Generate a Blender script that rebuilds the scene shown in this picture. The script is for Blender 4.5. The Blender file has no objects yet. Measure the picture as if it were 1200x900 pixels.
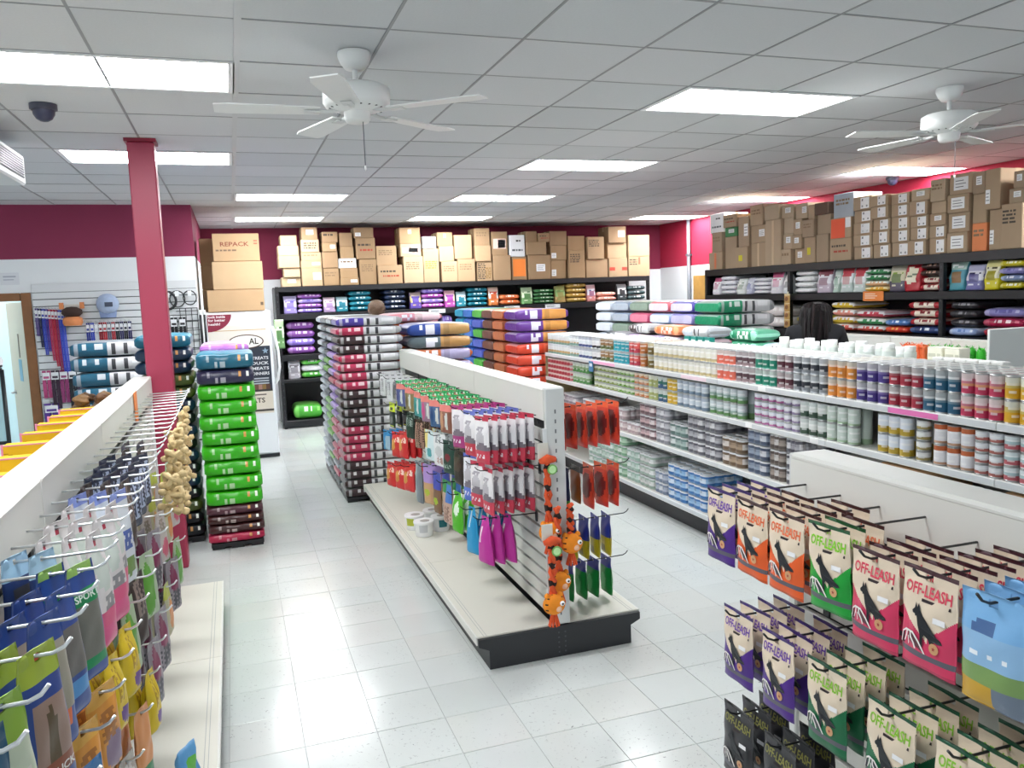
import bpy, math, random
from mathutils import Vector, Matrix
PI = math.pi
SC = bpy.context.scene
COL = SC.collection
rng = random.Random(11)

# ---------------------------------------------------------------- camera
CAM_F, CAM_YAW, CAM_PITCH, CAM_ROLL, CAM_H = 949.3, .3293, .1115, .0363, 1.877
def cam_axes():
    y, p, r = CAM_YAW, CAM_PITCH, CAM_ROLL
    fwd = Vector((math.sin(y)*math.cos(p), math.cos(y)*math.cos(p), -math.sin(p)))
    right = Vector((math.cos(y), -math.sin(y), 0))
    down = fwd.cross(right)
    return math.cos(r)*right + math.sin(r)*down, -math.sin(r)*right + math.cos(r)*down, fwd
AX = cam_axes()
cd = bpy.data.cameras.new('camera')
cam = bpy.data.objects.new('camera', cd); COL.objects.link(cam)
cd.sensor_fit = 'HORIZONTAL'; cd.sensor_width = 36; cd.lens = CAM_F*36/1200
cd.clip_start = .05; cd.clip_end = 100
m = Matrix((AX[0], -AX[1], -AX[2])).transposed().to_4x4(); m.translation = (0, 0, CAM_H)
cam.matrix_world = m
SC.camera = cam

# ---------------------------------------------------------------- world, exposure
w = bpy.data.worlds.new('world'); SC.world = w; w.use_nodes = True
w.node_tree.nodes['Background'].inputs[0].default_value = (.86, .94, 1, 1)
w.node_tree.nodes['Background'].inputs[1].default_value = .5
SC.view_settings.view_transform = 'Standard'; SC.view_settings.look = 'None'
SC.view_settings.gamma = 1; SC.view_settings.use_curve_mapping = False
SC.view_settings.exposure = 1.06
LAMP_POWER = 14.0          # emission of the fluorescent diffusers

# ---------------------------------------------------------------- colours and materials
def s2l(c): return c/12.92 if c <= .04045 else ((c+.055)/1.055)**2.4
def rgb(r, g, b): return (s2l(r/255), s2l(g/255), s2l(b/255), 1)
def hx(h): return rgb(int(h[0:2], 16), int(h[2:4], 16), int(h[4:6], 16))
def mixc(a, b, t): return tuple(a[i]*(1-t)+b[i]*t for i in range(4))
M = {}
def nd(t, kind, **kw):
    n = t.nodes.new(kind)
    for k, v in kw.items():
        if k in n.inputs: n.inputs[k].default_value = v
        else: setattr(n, k, v)
    return n
def mat(key, rough=.5, spec=.5, metal=0, var=.12, vscale=6, bump=0, bscale=30, bdist=.004, coat=0, coord='Object'):
    mt = bpy.data.materials.new(key); mt.use_nodes = True; t = mt.node_tree
    b = t.nodes['Principled BSDF']
    at = nd(t, 'ShaderNodeAttribute', attribute_name='Col')
    tc = nd(t, 'ShaderNodeTexCoord')
    no = nd(t, 'ShaderNodeTexNoise', Scale=vscale, Detail=3.0)
    mp = nd(t, 'ShaderNodeMapRange'); mp.inputs[3].default_value = 1-var; mp.inputs[4].default_value = 1+var
    mu = nd(t, 'ShaderNodeVectorMath', operation='SCALE')
    t.links.new(tc.outputs[coord], no.inputs['Vector']); t.links.new(no.outputs['Fac'], mp.inputs[0])
    t.links.new(at.outputs['Color'], mu.inputs[0]); t.links.new(mp.outputs[0], mu.inputs['Scale'])
    t.links.new(mu.outputs[0], b.inputs['Base Color'])
    b.inputs['Roughness'].default_value = rough; b.inputs['Metallic'].default_value = metal
    b.inputs['Specular IOR Level'].default_value = spec
    if coat: b.inputs['Coat Weight'].default_value = coat; b.inputs['Coat Roughness'].default_value = .15
    if bump:
        n2 = nd(t, 'ShaderNodeTexNoise', Scale=bscale, Detail=4.0)
        bp = nd(t, 'ShaderNodeBump', Strength=bump, Distance=bdist)
        t.links.new(tc.outputs[coord], n2.inputs['Vector']); t.links.new(n2.outputs['Fac'], bp.inputs['Height'])
        t.links.new(bp.outputs['Normal'], b.inputs['Normal'])
    M[key] = mt
    return mt
mat('paint', rough=.4, var=.03, vscale=3)
mat('wall', rough=.75, var=.03, vscale=2, bump=.05, bscale=80)
mat('wood', rough=.5, var=.25, vscale=9)
mat('card', rough=.85, var=.09, vscale=5, bump=.06, bscale=60)
mat('film', rough=.3, var=.08, vscale=14, bump=.5, bscale=16, bdist=.012)
mat('pouch', rough=.38, var=.05, vscale=14, bump=.25, bscale=22, bdist=.006)
mat('print', rough=.5, var=.03)
mat('plastic', rough=.35, var=.03)
mat('cloth', rough=.9, var=.15, vscale=40, bump=.2, bscale=200, bdist=.002)
mat('hair', rough=.5, spec=.25, var=.35, vscale=60, bump=.3, bscale=90)
mat('skin', rough=.5, var=.05, vscale=20)
mat('steel', rough=.3, metal=.85, var=.05)
mat('organic', rough=.6, var=.4, vscale=25, bump=.5, bscale=40, bdist=.01)
def mat_floor():
    mt = mat('vinyl', rough=.18, spec=.5, var=.05, vscale=2.5, bump=.03, bscale=9, coord='Object'); t = mt.node_tree; b = t.nodes['Principled BSDF']
    src = b.inputs['Base Color'].links[0].from_socket
    geo = nd(t, 'ShaderNodeNewGeometry')
    for sc, thr, col in ((46, .21, (.36, .37, .38, 1)), (21, .11, (.13, .13, .14, 1))):
        vo = nd(t, 'ShaderNodeTexVoronoi', Scale=sc)
        wv = nd(t, 'ShaderNodeTexNoise', Scale=60.0)
        ad = nd(t, 'ShaderNodeVectorMath', operation='MULTIPLY_ADD'); ad.inputs[1].default_value = (.04,)*3
        t.links.new(geo.outputs['Position'], ad.inputs[2]); t.links.new(wv.outputs['Color'], ad.inputs[0])
        t.links.new(geo.outputs['Position'], wv.inputs['Vector']); t.links.new(ad.outputs[0], vo.inputs['Vector'])
        lt = nd(t, 'ShaderNodeMapRange'); lt.inputs[1].default_value = thr; lt.inputs[2].default_value = thr*.6; lt.inputs[3].default_value = 0; lt.inputs[4].default_value = .75
        t.links.new(vo.outputs['Distance'], lt.inputs[0])
        n3 = nd(t, 'ShaderNodeTexNoise', Scale=1.7); t.links.new(geo.outputs['Position'], n3.inputs['Vector'])
        rp = nd(t, 'ShaderNodeMapRange'); rp.inputs[1].default_value = .36; rp.inputs[2].default_value = .6
        t.links.new(n3.outputs['Fac'], rp.inputs[0])
        ml = nd(t, 'ShaderNodeMath', operation='MULTIPLY'); t.links.new(lt.outputs[0], ml.inputs[0]); t.links.new(rp.outputs[0], ml.inputs[1])
        mx = nd(t, 'ShaderNodeMix', data_type='RGBA'); mx.inputs[7].default_value = col
        t.links.new(ml.outputs[0], mx.inputs[0]); t.links.new(src, mx.inputs[6]); src = mx.outputs[2]
    t.links.new(src, b.inputs['Base Color'])
mat_floor()
mat('tileceil', rough=.9, var=.05, vscale=90, bump=.12, bscale=120)
def mat_emit(key, col, st):
    mt = bpy.data.materials.new(key); mt.use_nodes = True; t = mt.node_tree
    t.nodes.remove(t.nodes['Principled BSDF'])
    e = nd(t, 'ShaderNodeEmission', Color=col, Strength=st)
    t.links.new(e.outputs[0], t.nodes['Material Output'].inputs[0]); M[key] = mt
mat_emit('lamp', (.97, .985, 1, 1), LAMP_POWER)
def mat_clear(key, tint, alpha, rough=.15):
    mt = bpy.data.materials.new(key); mt.use_nodes = True; b = mt.node_tree.nodes['Principled BSDF']
    b.inputs['Base Color'].default_value = tint; b.inputs['Alpha'].default_value = alpha; b.inputs['Roughness'].default_value = rough
    M[key] = mt
mat_clear('clear', (.9, .93, .95, 1), .35)

# ---------------------------------------------------------------- mesh builder
class MB:
    def __init__(s, mk='paint', col=(.8, .8, .8, 1)):
        s.v = []; s.f = []; s.c = []; s.k = []; s.mk = mk; s.col = col; s.smooth = []
    def face(s, idx, c=None, k=None, sm=False):
        s.f.append(idx); s.c.append(c or s.col); s.k.append(k or s.mk); s.smooth.append(sm)
    def quad(s, a, b, c_, d, col=None, k=None):
        n = len(s.v); s.v += [a, b, c_, d]; s.face((n, n+1, n+2, n+3), col, k)
    def box(s, x0, x1, y0, y1, z0, z1, col=None, k=None, ch=0):
        if ch <= 0:
            n = len(s.v)
            s.v += [(x0, y0, z0), (x1, y0, z0), (x1, y1, z0), (x0, y1, z0), (x0, y0, z1), (x1, y0, z1), (x1, y1, z1), (x0, y1, z1)]
            for q in ((3, 2, 1, 0), (4, 5, 6, 7), (0, 1, 5, 4), (1, 2, 6, 5), (2, 3, 7, 6), (3, 0, 4, 7)): s.face(tuple(n+i for i in q), col, k)
            return
        n = len(s.v); X, Y, Z = (x0, x1), (y0, y1), (z0, z1); ix = {}
        for i in (0, 1):
            for j in (0, 1):
                for l in (0, 1):
                    cx, cy, cz = X[i], Y[j], Z[l]; dx, dy, dz = (1-2*i)*ch, (1-2*j)*ch, (1-2*l)*ch
                    for a, p in (('x', (cx, cy+dy, cz+dz)), ('y', (cx+dx, cy, cz+dz)), ('z', (cx+dx, cy+dy, cz))):
                        ix[(i, j, l, a)] = len(s.v); s.v.append(p)
        def add(l, nrm):
            P = [Vector(s.v[i]) for i in l]
            if (P[1]-P[0]).cross(P[2]-P[0]).dot(nrm) < 0: l = l[::-1]
            s.face(tuple(l), col, k)
        for e in (0, 1):
            g = 2*e-1
            add([ix[(e, 0, 0, 'x')], ix[(e, 1, 0, 'x')], ix[(e, 1, 1, 'x')], ix[(e, 0, 1, 'x')]], Vector((g, 0, 0)))
            add([ix[(0, e, 0, 'y')], ix[(1, e, 0, 'y')], ix[(1, e, 1, 'y')], ix[(0, e, 1, 'y')]], Vector((0, g, 0)))
            add([ix[(0, 0, e, 'z')], ix[(1, 0, e, 'z')], ix[(1, 1, e, 'z')], ix[(0, 1, e, 'z')]], Vector((0, 0, g)))
            for h in (0, 1):
                q = 2*h-1
                add([ix[(e, h, 0, 'x')], ix[(e, h, 1, 'x')], ix[(e, h, 1, 'y')], ix[(e, h, 0, 'y')]], Vector((g, q, 0)))
                add([ix[(e, 0, h, 'x')], ix[(e, 1, h, 'x')], ix[(e, 1, h, 'z')], ix[(e, 0, h, 'z')]], Vector((g, 0, q)))
                add([ix[(0, e, h, 'y')], ix[(1, e, h, 'y')], ix[(1, e, h, 'z')], ix[(0, e, h, 'z')]], Vector((0, g, q)))
                for o in (0, 1): add([ix[(e, h, o, a)] for a in 'xyz'], Vector((g, q, 2*o-1)))
    def tube(s, pts, r, n=8, col=None, k=None, cap=True, rs=None):
        base = len(s.v); pts = [Vector(p) for p in pts]; pr = None
        for i, p in enumerate(pts):
            t = (pts[min(i+1, len(pts)-1)]-pts[max(i-1, 0)]).normalized()
            a = pr - t*pr.dot(t) if pr else t.cross(Vector((0, 0, 1)) if abs(t.z) < .9 else Vector((1, 0, 0)))
            a.normalize(); pr = a; b = t.cross(a); rr = rs[i] if rs else r
            for j in range(n):
                an = 2*PI*j/n; s.v.append(tuple(p + a*math.cos(an)*rr + b*math.sin(an)*rr))
        for i in range(len(pts)-1):
            for j in range(n):
                q = base+i*n; s.face((q+j, q+(j+1) % n, q+n+(j+1) % n, q+n+j), col, k, n > 5)
        if cap:
            s.face(tuple(base+j for j in reversed(range(n))), col, k); q = base+(len(pts)-1)*n
            s.face(tuple(q+j for j in range(n)), col, k)
    def lathe(s, prof, n=16, c=(0, 0, 0), cols=None, k=None, ks=None, sm=True):
        base = len(s.v)
        for r, z in prof:
            for j in range(n): s.v.append((c[0]+r*math.cos(2*PI*j/n), c[1]+r*math.sin(2*PI*j/n), c[2]+z))
        for i in range(len(prof)-1):
            cc = cols[i] if cols else None
            for j in range(n):
                q = base+i*n; col = cc(j/n) if callable(cc) else cc
                s.face((q+j, q+(j+1) % n, q+n+(j+1) % n, q+n+j), col, ks[i] if ks else k, sm)
    def grid(s, fn, nu, nv, paint=None, k=None, flip=False, sm=True):
        b = len(s.v)
        for j in range(nv+1):
            for i in range(nu+1): s.v.append(tuple(fn(i/nu, j/nv)))
        for j in range(nv):
            for i in range(nu):
                q = b+j*(nu+1)+i; f = (q, q+1, q+nu+2, q+nu+1)
                s.face(f[::-1] if flip else f, paint((i+.5)/nu, (j+.5)/nv) if callable(paint) else paint, k, sm)
    def poly2d(s, verts, faces, fn, col, k=None):
        b = len(s.v); s.v += [tuple(fn(*p)) for p in verts]
        for f in faces: s.face(tuple(b+i for i in f), col, k)
    def build(s, name):
        me = bpy.data.meshes.new(name); me.from_pydata([tuple(p) for p in s.v], [], s.f)
        ks = []
        for k in s.k:
            if k not in ks: ks.append(k)
        for k in ks: me.materials.append(M[k])
        mi = {k: i for i, k in enumerate(ks)}
        me.polygons.foreach_set('material_index', [mi[k] for k in s.k])
        me.polygons.foreach_set('use_smooth', s.smooth)
        ca = me.color_attributes.new('Col', 'FLOAT_COLOR', 'CORNER'); dat = []
        for f, c in zip(s.f, s.c): dat += list(c)*len(f)
        ca.data.foreach_set('color', dat); me.update()
        return me

# ---------------------------------------------------------------- object helpers
def link(name, data, parent=None, loc=(0, 0, 0), rot=(0, 0, 0)):
    o = bpy.data.objects.new(name, data); COL.objects.link(o); o.parent = parent
    o.location = loc; o.rotation_euler = rot
    return o
def tag(o, label, cat, group=None):
    o['label'] = label; o['category'] = cat
    if group: o['group'] = group
    return o
def thing(name, label, cat, loc=(0, 0, 0), rot=(0, 0, 0), group=None):
    return tag(link(name, None, None, loc, rot if isinstance(rot, tuple) else (0, 0, rot)), label, cat, group)
def solo(name, me, label, cat, loc=(0, 0, 0), rot=(0, 0, 0), group=None):
    return tag(link(name, me, None, loc, rot if isinstance(rot, tuple) else (0, 0, rot)), label, cat, group)
def part(name, me, parent, loc=(0, 0, 0), rot=(0, 0, 0), label=None):
    o = link(name, me, parent, loc, rot if isinstance(rot, tuple) else (0, 0, rot))
    if label: o['label'] = label
    return o
def struct(name, me, parent=None, loc=(0, 0, 0)):
    o = link(name, me, parent, loc)
    if parent is None: o['kind'] = 'structure'
    return o
def stuff(o): o['kind'] = 'stuff'; return o
def boxm(name, x0, x1, y0, y1, z0, z1, col, k='paint', ch=0):
    b = MB(k, col); b.box(x0, x1, y0, y1, z0, z1, ch=ch); return b.build(name)
ORD = ['first', 'second', 'third', 'fourth', 'fifth', 'sixth', 'seventh', 'eighth', 'ninth', 'tenth', 'eleventh', 'twelfth', 'thirteenth', 'fourteenth', 'fifteenth', 'sixteenth',
       'seventeenth', 'eighteenth', 'nineteenth', 'twentieth']
def ordw(i, n, lo='leftmost', hi='rightmost'):
    if n == 1: return 'only'
    if i == 0: return lo
    if i == n-1: return hi
    return ORD[i] if i < 20 else '%dth' % (i+1)
def levels(i, n):       # i counted from the bottom
    if n == 1: return 'single'
    if i == 0: return 'bottom'
    if i == n-1: return 'top'
    return ORD[i]
TXT = {}
def text2d(sx, bold=True):         # tessellated lettering in the built-in font, width normalised to 1, y up
    if sx in TXT: return TXT[sx]
    cu = bpy.data.curves.new('lettering', 'FONT'); cu.body = sx; cu.resolution_u = 2; cu.offset = .022 if bold else 0
    o = bpy.data.objects.new('lettering', cu); COL.objects.link(o)
    me = bpy.data.meshes.new_from_object(o.evaluated_get(bpy.context.evaluated_depsgraph_get()))
    vs = [(v.co.x, v.co.y) for v in me.vertices]; fs = [tuple(p.vertices) for p in me.polygons]
    bpy.data.objects.remove(o); bpy.data.curves.remove(cu); bpy.data.meshes.remove(me)
    x0 = min(p[0] for p in vs); x1 = max(p[0] for p in vs); y0 = min(p[1] for p in vs); y1 = max(p[1] for p in vs)
    TXT[sx] = ([((p[0]-x0)/(x1-x0), (p[1]-y0)/(y1-y0)) for p in vs], fs, (y1-y0)/(x1-x0))
    return TXT[sx]
# a printed design is a list of layers, the last one that covers (u, v) wins; v runs downwards
def design(base, layers):
    def paint(u, v, side=None):
        c = base
        for L in layers:
            t = L[0]
            if t == 'r':
                if L[1] <= u <= L[3] and L[2] <= v <= L[4]: c = L[5]
            elif t == 'e':
                if ((u-L[1])/L[3])**2+((v-L[2])/L[4])**2 <= 1: c = L[5]
            elif t == 't':      # rows of small print
                if L[1] <= u <= L[3] and L[2] <= v <= L[4] and (int(u*97)*7+int(v*61)*13+L[6]) % 5 < 3: c = L[5]
        return c
    return paint
# ================================================================ the setting
HC = 3.007
WHITE = hx('eef2f4'); BURG = hx('8c2f50'); RED = hx('b22444')
BX0, BX1, BY = -6.0, 7.45, 13.2
# floor: slab below, vinyl tiles (12 inch) as pieces
fl = struct('floor', boxm('floor', BX0, BX1+.2, -2.2, BY+.2, -.12, -.004, hx('b9bcbc'), 'paint'))
GX, GY = .168, 3.675-.3048*2
def to_px(p):
    q = Vector(p)-Vector((0, 0, CAM_H)); z = q.dot(AX[2])
    if z < .2: return None
    return 600+CAM_F*q.dot(AX[0])/z, 450+CAM_F*q.dot(AX[1])/z
tile_cols = [hx('ced3d1'), hx('cfd4d2'), hx('cdd2d0'), hx('cfd2cf')]
tile_me = []
for c in tile_cols:
    b = MB('vinyl', c); h = .1512; b.box(-h, h, -h, h, -.004, 0, ch=.0009); tile_me.append(b.build('floor_tile'))
cand = []
for i in range(-8, 25):
    for j in range(-14, 33):
        x, y = GX+.3048*(i+.5), GY+.3048*(j+.5)
        if x > BX1-.15 or y > BY-.15: continue
        open_ = (-.2 < x < 1.1 and y > .8) or (1.05 < x < 3.3 and 1.0 < y < 9) or (-.4 < x < 1.0 and 6 < y < 13) or (-2.6 < x < -1 and 6 < y < 10)
        q = to_px((x, y, 0)); vis = open_ and q and -60 < q[0] < 1260 and -10 < q[1] < 960
        cand.append((0 if vis else 1, math.hypot(x, y), x, y))
cand.sort(); rest = MB('vinyl', tile_cols[0])
for n, (nv, d, x, y) in enumerate(cand):
    if n < 295 and not nv: part('floor_tile', rng.choice(tile_me), fl, (x, y, 0), (rng.gauss(0, .0022), rng.gauss(0, .0022), 0))
    else: h = .1512; rest.box(x-h, x+h, y-h, y+h, -.004, 0, rng.choice(tile_cols))
stuff(part('floor_tiles_beyond', rest.build('floor_tiles_beyond'), fl))
# ceiling: deck, T-bar grid, lay-in tiles (2 x 2 ft)
ce = struct('ceiling', boxm('ceiling', BX0, BX1+.2, -2.2, BY+.2, HC+.03, HC+.12, hx('9a9c9e'), 'paint'))
CX, CY, CT = .1065, 3.545, .6096
LIGHTS = [(-2, 1), (-2, 5), (0, 9), (0, 13), (4, 1), (4, 5), (4, 9), (4, 13), (10, 5), (10, 9), (10, 13), (10, 1), (-2, -3)]
lit = {(k+a, j) for k, j in LIGHTS for a in (0, 1)}
ct_me = []
for c in (hx('cfd2d4'), hx('d3d5d7'), hx('cbced0')):
    b = MB('tileceil', c); h = CT/2-.005; b.box(-h, h, -h, h, 0, .018, ch=.002); ct_me.append(b.build('ceiling_tile'))
cand = []
for k in range(-9, 12):
    for j in range(-9, 16):
        if (k, j) in lit: continue
        x, y = CX+CT*(k+.5), CY+CT*(j+.5)
        if x+CT/2 > BX1+.02 or y+CT/2 > BY+.1: continue
        q = to_px((x, y, HC)); vis = q and -90 < q[0] < 1290 and q[1] > -70
        cand.append((0 if vis else 1, y, x, y))
cand.sort(); rest = MB('tileceil', hx('cfd2d4'))
for n, (nv, d, x, y) in enumerate(cand):
    if n < 298 and not nv: part('ceiling_tile', rng.choice(ct_me), ce, (x, y, HC+rng.uniform(0, .003)))
    else: h = CT/2-.005; rest.box(x-h, x+h, y-h, y+h, HC, HC+.018)
stuff(part('ceiling_tiles_beyond', rest.build('ceiling_tiles_beyond'), ce))
BAR = hx('8f9294')
for k in range(-9, 13):
    x = CX+CT*k; w_ = .03 if k == 0 else .013
    part('ceiling_grid_bar', boxm('ceiling_grid_bar', x-w_/2, x+w_/2, -2.2, BY, HC-.001 if k else HC-.004, HC+.03, BAR if k else hx('c3c6c8')), ce)
for j in range(-9, 17):
    y = CY+CT*j
    if y < BY: part('ceiling_grid_bar', boxm('ceiling_grid_bar', BX0, BX1, y-.006, y+.006, HC, HC+.03, BAR), ce)
# recessed fluorescent troffers
lab_light = {(-2, 1): 'large bright ceiling light at the upper left edge, nearest the camera on the left', (-2, 5): 'bright ceiling light behind the red column',
 (0, 9): 'ceiling light above the white fridge, nearer one of two', (0, 13): 'ceiling light just in front of the back cartons, above the fridge',
 (4, 1): 'largest ceiling light over the centre right, between the two fans', (4, 5): 'second ceiling light of the middle line', (4, 9): 'third ceiling light of the middle line',
 (4, 13): 'farthest ceiling light of the middle line, above the carton row', (10, 5): 'ceiling light behind the right fan above stacked cartons', (10, 9): 'ceiling light above the far cartons of the right rack',
 (10, 13): 'farthest right ceiling light by the red corner'}
for k, j in LIGHTS:
    x0, y0 = CX+CT*k, CY+CT*j
    x1 = min(x0+2*CT, BX1-.03)
    t = thing('ceiling_light', lab_light.get((k, j), 'ceiling light of the %s line, %s' % ({-2: 'left', 0: 'fridge', 4: 'middle', 10: 'right'}[k], 'behind the camera' if j < 0 else 'nearest, right of the frame')), 'ceiling light', ((x0+x1)/2, y0+CT/2, HC), group='recessed ceiling lights')
    hx_, hy = (x1-x0)/2-.008, CT/2-.008
    b = MB('paint', hx('f2f4f5'))
    for (a0, a1, b0, b1) in ((-hx_, hx_, -hy, -hy+.03), (-hx_, hx_, hy-.03, hy), (-hx_, -hx_+.03, -hy+.03, hy-.03), (hx_-.03, hx_, -hy+.03, hy-.03)): b.box(a0, a1, b0, b1, -.004, .028)
    part('frame', b.build('frame'), t)
    part('diffuser', boxm('diffuser', -hx_+.03, hx_-.03, -hy+.03, hy-.03, .004, .02, (1, 1, 1, 1), 'lamp'), t)
# walls
def band_wall(name, x0, x1, y0, y1, zsplit, lo, hi, ztop=HC+.03):
    b = MB('wall'); b.box(x0, x1, y0, y1, -.1, zsplit, lo); b.box(x0, x1, y0, y1, zsplit, ztop, hi); return struct(name, b.build(name))
band_wall('wall_back', -.35, BX1, BY, BY+.15, 2.22, WHITE, hx('862646'))
band_wall('wall_right', BX1, BX1+.15, -2.2, BY+.15, 2.235, WHITE, RED)
b = MB('wall')          # left stretch of wall facing the shop, with the door opening
WY = 10.05
DX0, DX1, DZ = -3.02, -2.13, 2.0
b.box(-6, DX0, WY, WY+.15, -.1, 2.43, WHITE); b.box(DX1, -.35, WY, WY+.15, -.1, 2.43, WHITE)
b.box(DX0, DX1, WY, WY+.15, DZ, 2.43, WHITE); b.box(-6, -.35, WY, WY+.15, 2.43, HC+.03, BURG)
struct('wall_left', b.build('wall_left'))
b = MB('wall'); b.box(-.5, -.35, WY+.15, BY+.15, -.1, 2.43, WHITE); b.box(-.5, -.35, WY+.15, BY+.15, 2.43, HC+.03, BURG)
struct('wall_return', b.build('wall_return'))
# ================================================================ product meshes
CACHE = {}
def cached(key, fn):
    if key not in CACHE: CACHE[key] = fn()
    return CACHE[key]
def pillow(name, L, D, H, paint, seed=0, nx=22, k='film', end=.22, ex=4.2):
    """a filled bag lying flat: rounded section swept along x, pinched at both ends, resting on z = 0"""
    r = random.Random(seed); b = MB(k); n = 16; rows = []
    sw = [r.uniform(-1, 1) for _ in range(6)]
    for i in range(nx+1):
        q = i/nx; t = 2*q-1; x = t*L/2
        e = max(0, 1-abs(t)**7)**.5
        hs = end+(1-end)*e; ds = .93+.07*e
        bulge = 1+.05*math.sin(3*t+sw[0]*3)+.03*sw[1]*math.sin(7*t)
        row = []
        for j in range(n):
            a = -3*PI/4+2*PI*j/n+PI/n*0
            ca, sa = math.cos(a), math.sin(a); p = 2/ex
            y = math.copysign(abs(ca)**p, ca)*D/2*ds
            z = math.copysign(abs(sa)**p, sa)*H/2*hs
            if sa > 0: z *= bulge
            y += .004*math.sin(9*t+j+sw[2]*6)
            row.append((x, y, H/2*.97+z*.97))
        rows.append(row)
    for row in rows: b.v += row
    for i in range(nx):
        for j in range(n):
            j2 = (j+1) % n; f = (i*n+j, (i+1)*n+j, (i+1)*n+j2, i*n+j2)
            P = [Vector(b.v[q]) for q in f]; nr = (P[2]-P[0]).cross(P[3]-P[1])
            cx = (P[0]+P[2])/2; u = cx.x/L+.5; wv = min(1, max(0, cx.z/H)); 
            ya = cx.y/(D/2)
            side = 'f' if ya < -.86 else 'b' if ya > .86 else 't' if cx.z > H/2 else 'd'
            if side == 't': wv = (cx.y/D+.5)
            if nr.dot(Vector((0, cx.y, cx.z-H/2))) < 0: f = f[::-1]
            b.face(f, paint(u, wv, side), None, True)
    b.face(tuple(reversed(range(n))) if True else 0, paint(.02, .5, 'f')); b.face(tuple(nx*n+j for j in range(n)), paint(.98, .5, 'f'))
    return b.build(name)
def upright(name, w, d, h, paint, seed=0, k='film', nu=24, nv=16):
    """a filled bag standing on its base, flat gusset below, pinched seam on top; front faces -y"""
    r = random.Random(seed); b = MB(k); ph = [r.uniform(0, 6) for _ in range(4)]
    def prof(v):        # v from top (0) to bottom (1)
        return .06+.94*min(1, (v/.55))**.7
    for j in range(nv+1):
        v = j/nv; dd = d*prof(v); ww = w*(1-.05*math.sin(PI*v))
        for i in range(nu):
            a = 2*PI*i/nu-PI/2; ca, sa = math.cos(a), math.sin(a); p = 2/5
            x = math.copysign(abs(ca)**p, ca)*ww/2; y = math.copysign(abs(sa)**p, sa)*dd/2
            y += .006*math.sin(13*v+3*x/w*4+ph[0])*(1 if v > .08 else .3)
            b.v.append((x, y, h*(1-v)))
    for j in range(nv):
        for i in range(nu):
            i2 = (i+1) % nu; f = (j*nu+i, j*nu+i2, (j+1)*nu+i2, (j+1)*nu+i)
            c = [sum(b.v[q][m_] for q in f)/4 for m_ in range(3)]
            side = 'f' if c[1] < -.3*d*prof((j+.5)/nv) else 'b' if c[1] > .3*d*prof((j+.5)/nv) else 's'
            b.face(f[::-1], paint(c[0]/w+.5, (j+.5)/nv, side), None, True)
    b.face(tuple(range(nu)), paint(.5, 0, 'f')); b.face(tuple(nv*nu+i for i in reversed(range(nu))), paint(.5, 1, 'f'))
    return b.build(name)
def pouch_front(w, h, d, u, v):
    """front surface of a hanging pouch; top edge at z = 0, front towards -y"""
    e = (1-(2*u-1)**4); bot = max(0, 1-max(0, (v-.86)/.14)**2)**.5
    top = min(1, max(0, (v-.09)/.4)); pf = e*(math.sin(top*PI/2)**1.2)*(.35+.65*bot)
    return ((u-.5)*w, -d/2*pf-.0006, -v*h)
def pouch(name, w, h, d, paint, seed=0, nu=14, nv=22, k='pouch', hole=True, back=None, taper=0):
    r = random.Random(seed); b = MB(k); ph = r.uniform(0, 6)
    def sh(u, v): return 1-taper*(1-v)
    def mp(t):          # second row of cells sits exactly at the hang slot
        j = t*nv
        return (j*.0085 if j <= 1 else .0085+(j-1)*.014 if j <= 2 else .0225+(j-2)/(nv-2)*(h-.0225))/h
    paint0 = paint; paint = lambda u, v, s: paint0(u, mp(v), s)
    def F(u, v):
        v = mp(v); x, y, z = pouch_front(w, h, d, u, v); return (x*sh(u, v), y+.0012*math.sin(17*v+9*u+ph), z)
    def B(u, v):
        v = mp(v); x, y, z = pouch_front(w, h, d, u, v); return (x*sh(u, v), -y+.0012*math.sin(15*v-8*u+ph), z)
    b.grid(F, nu, nv, lambda u, v: paint(u, v, 'f'), flip=True)
    b.grid(B, nu, nv, back or (lambda u, v: paint(1-u, v, 'b')))
    if hole:                    # punched hang slot: drop the cells the hook passes through
        keep = [i for i, f in enumerate(b.f) if not (abs(sum(b.v[q][0] for q in f)/4) < max(.0075, .55*w/nu) and abs(sum(b.v[q][2] for q in f)/4+.0155) < .002)]
        for at in ('f', 'c', 'k', 'smooth'): setattr(b, at, [getattr(b, at)[i] for i in keep])
    s = len(b.v); n = nu+1      # close the rim
    for side in (0, nu):
        for j in range(nv):
            a = j*n+side; c = (nv+1)*n+j*n+side
            b.face((a, a+n, c+n, c) if side == 0 else (c, c+n, a+n, a), paint(.01 if side == 0 else .99, (j+.5)/nv, 's'))
    for i in range(nu):
        a = nv*n+i; c = (nv+1)*n+nv*n+i; b.face((a, a+1, c+1, c), paint((i+.5)/nu, .99, 's'))
        a = i; c = (nv+1)*n+i; b.face((a+1, a, c, c+1), paint((i+.5)/nu, .01, 's'))
    return b
CARD = [hx('c3a27c'), hx('b9976f'), hx('c9ab86'), hx('b08f6b'), hx('cfb591'), hx('a98a68')]
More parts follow.
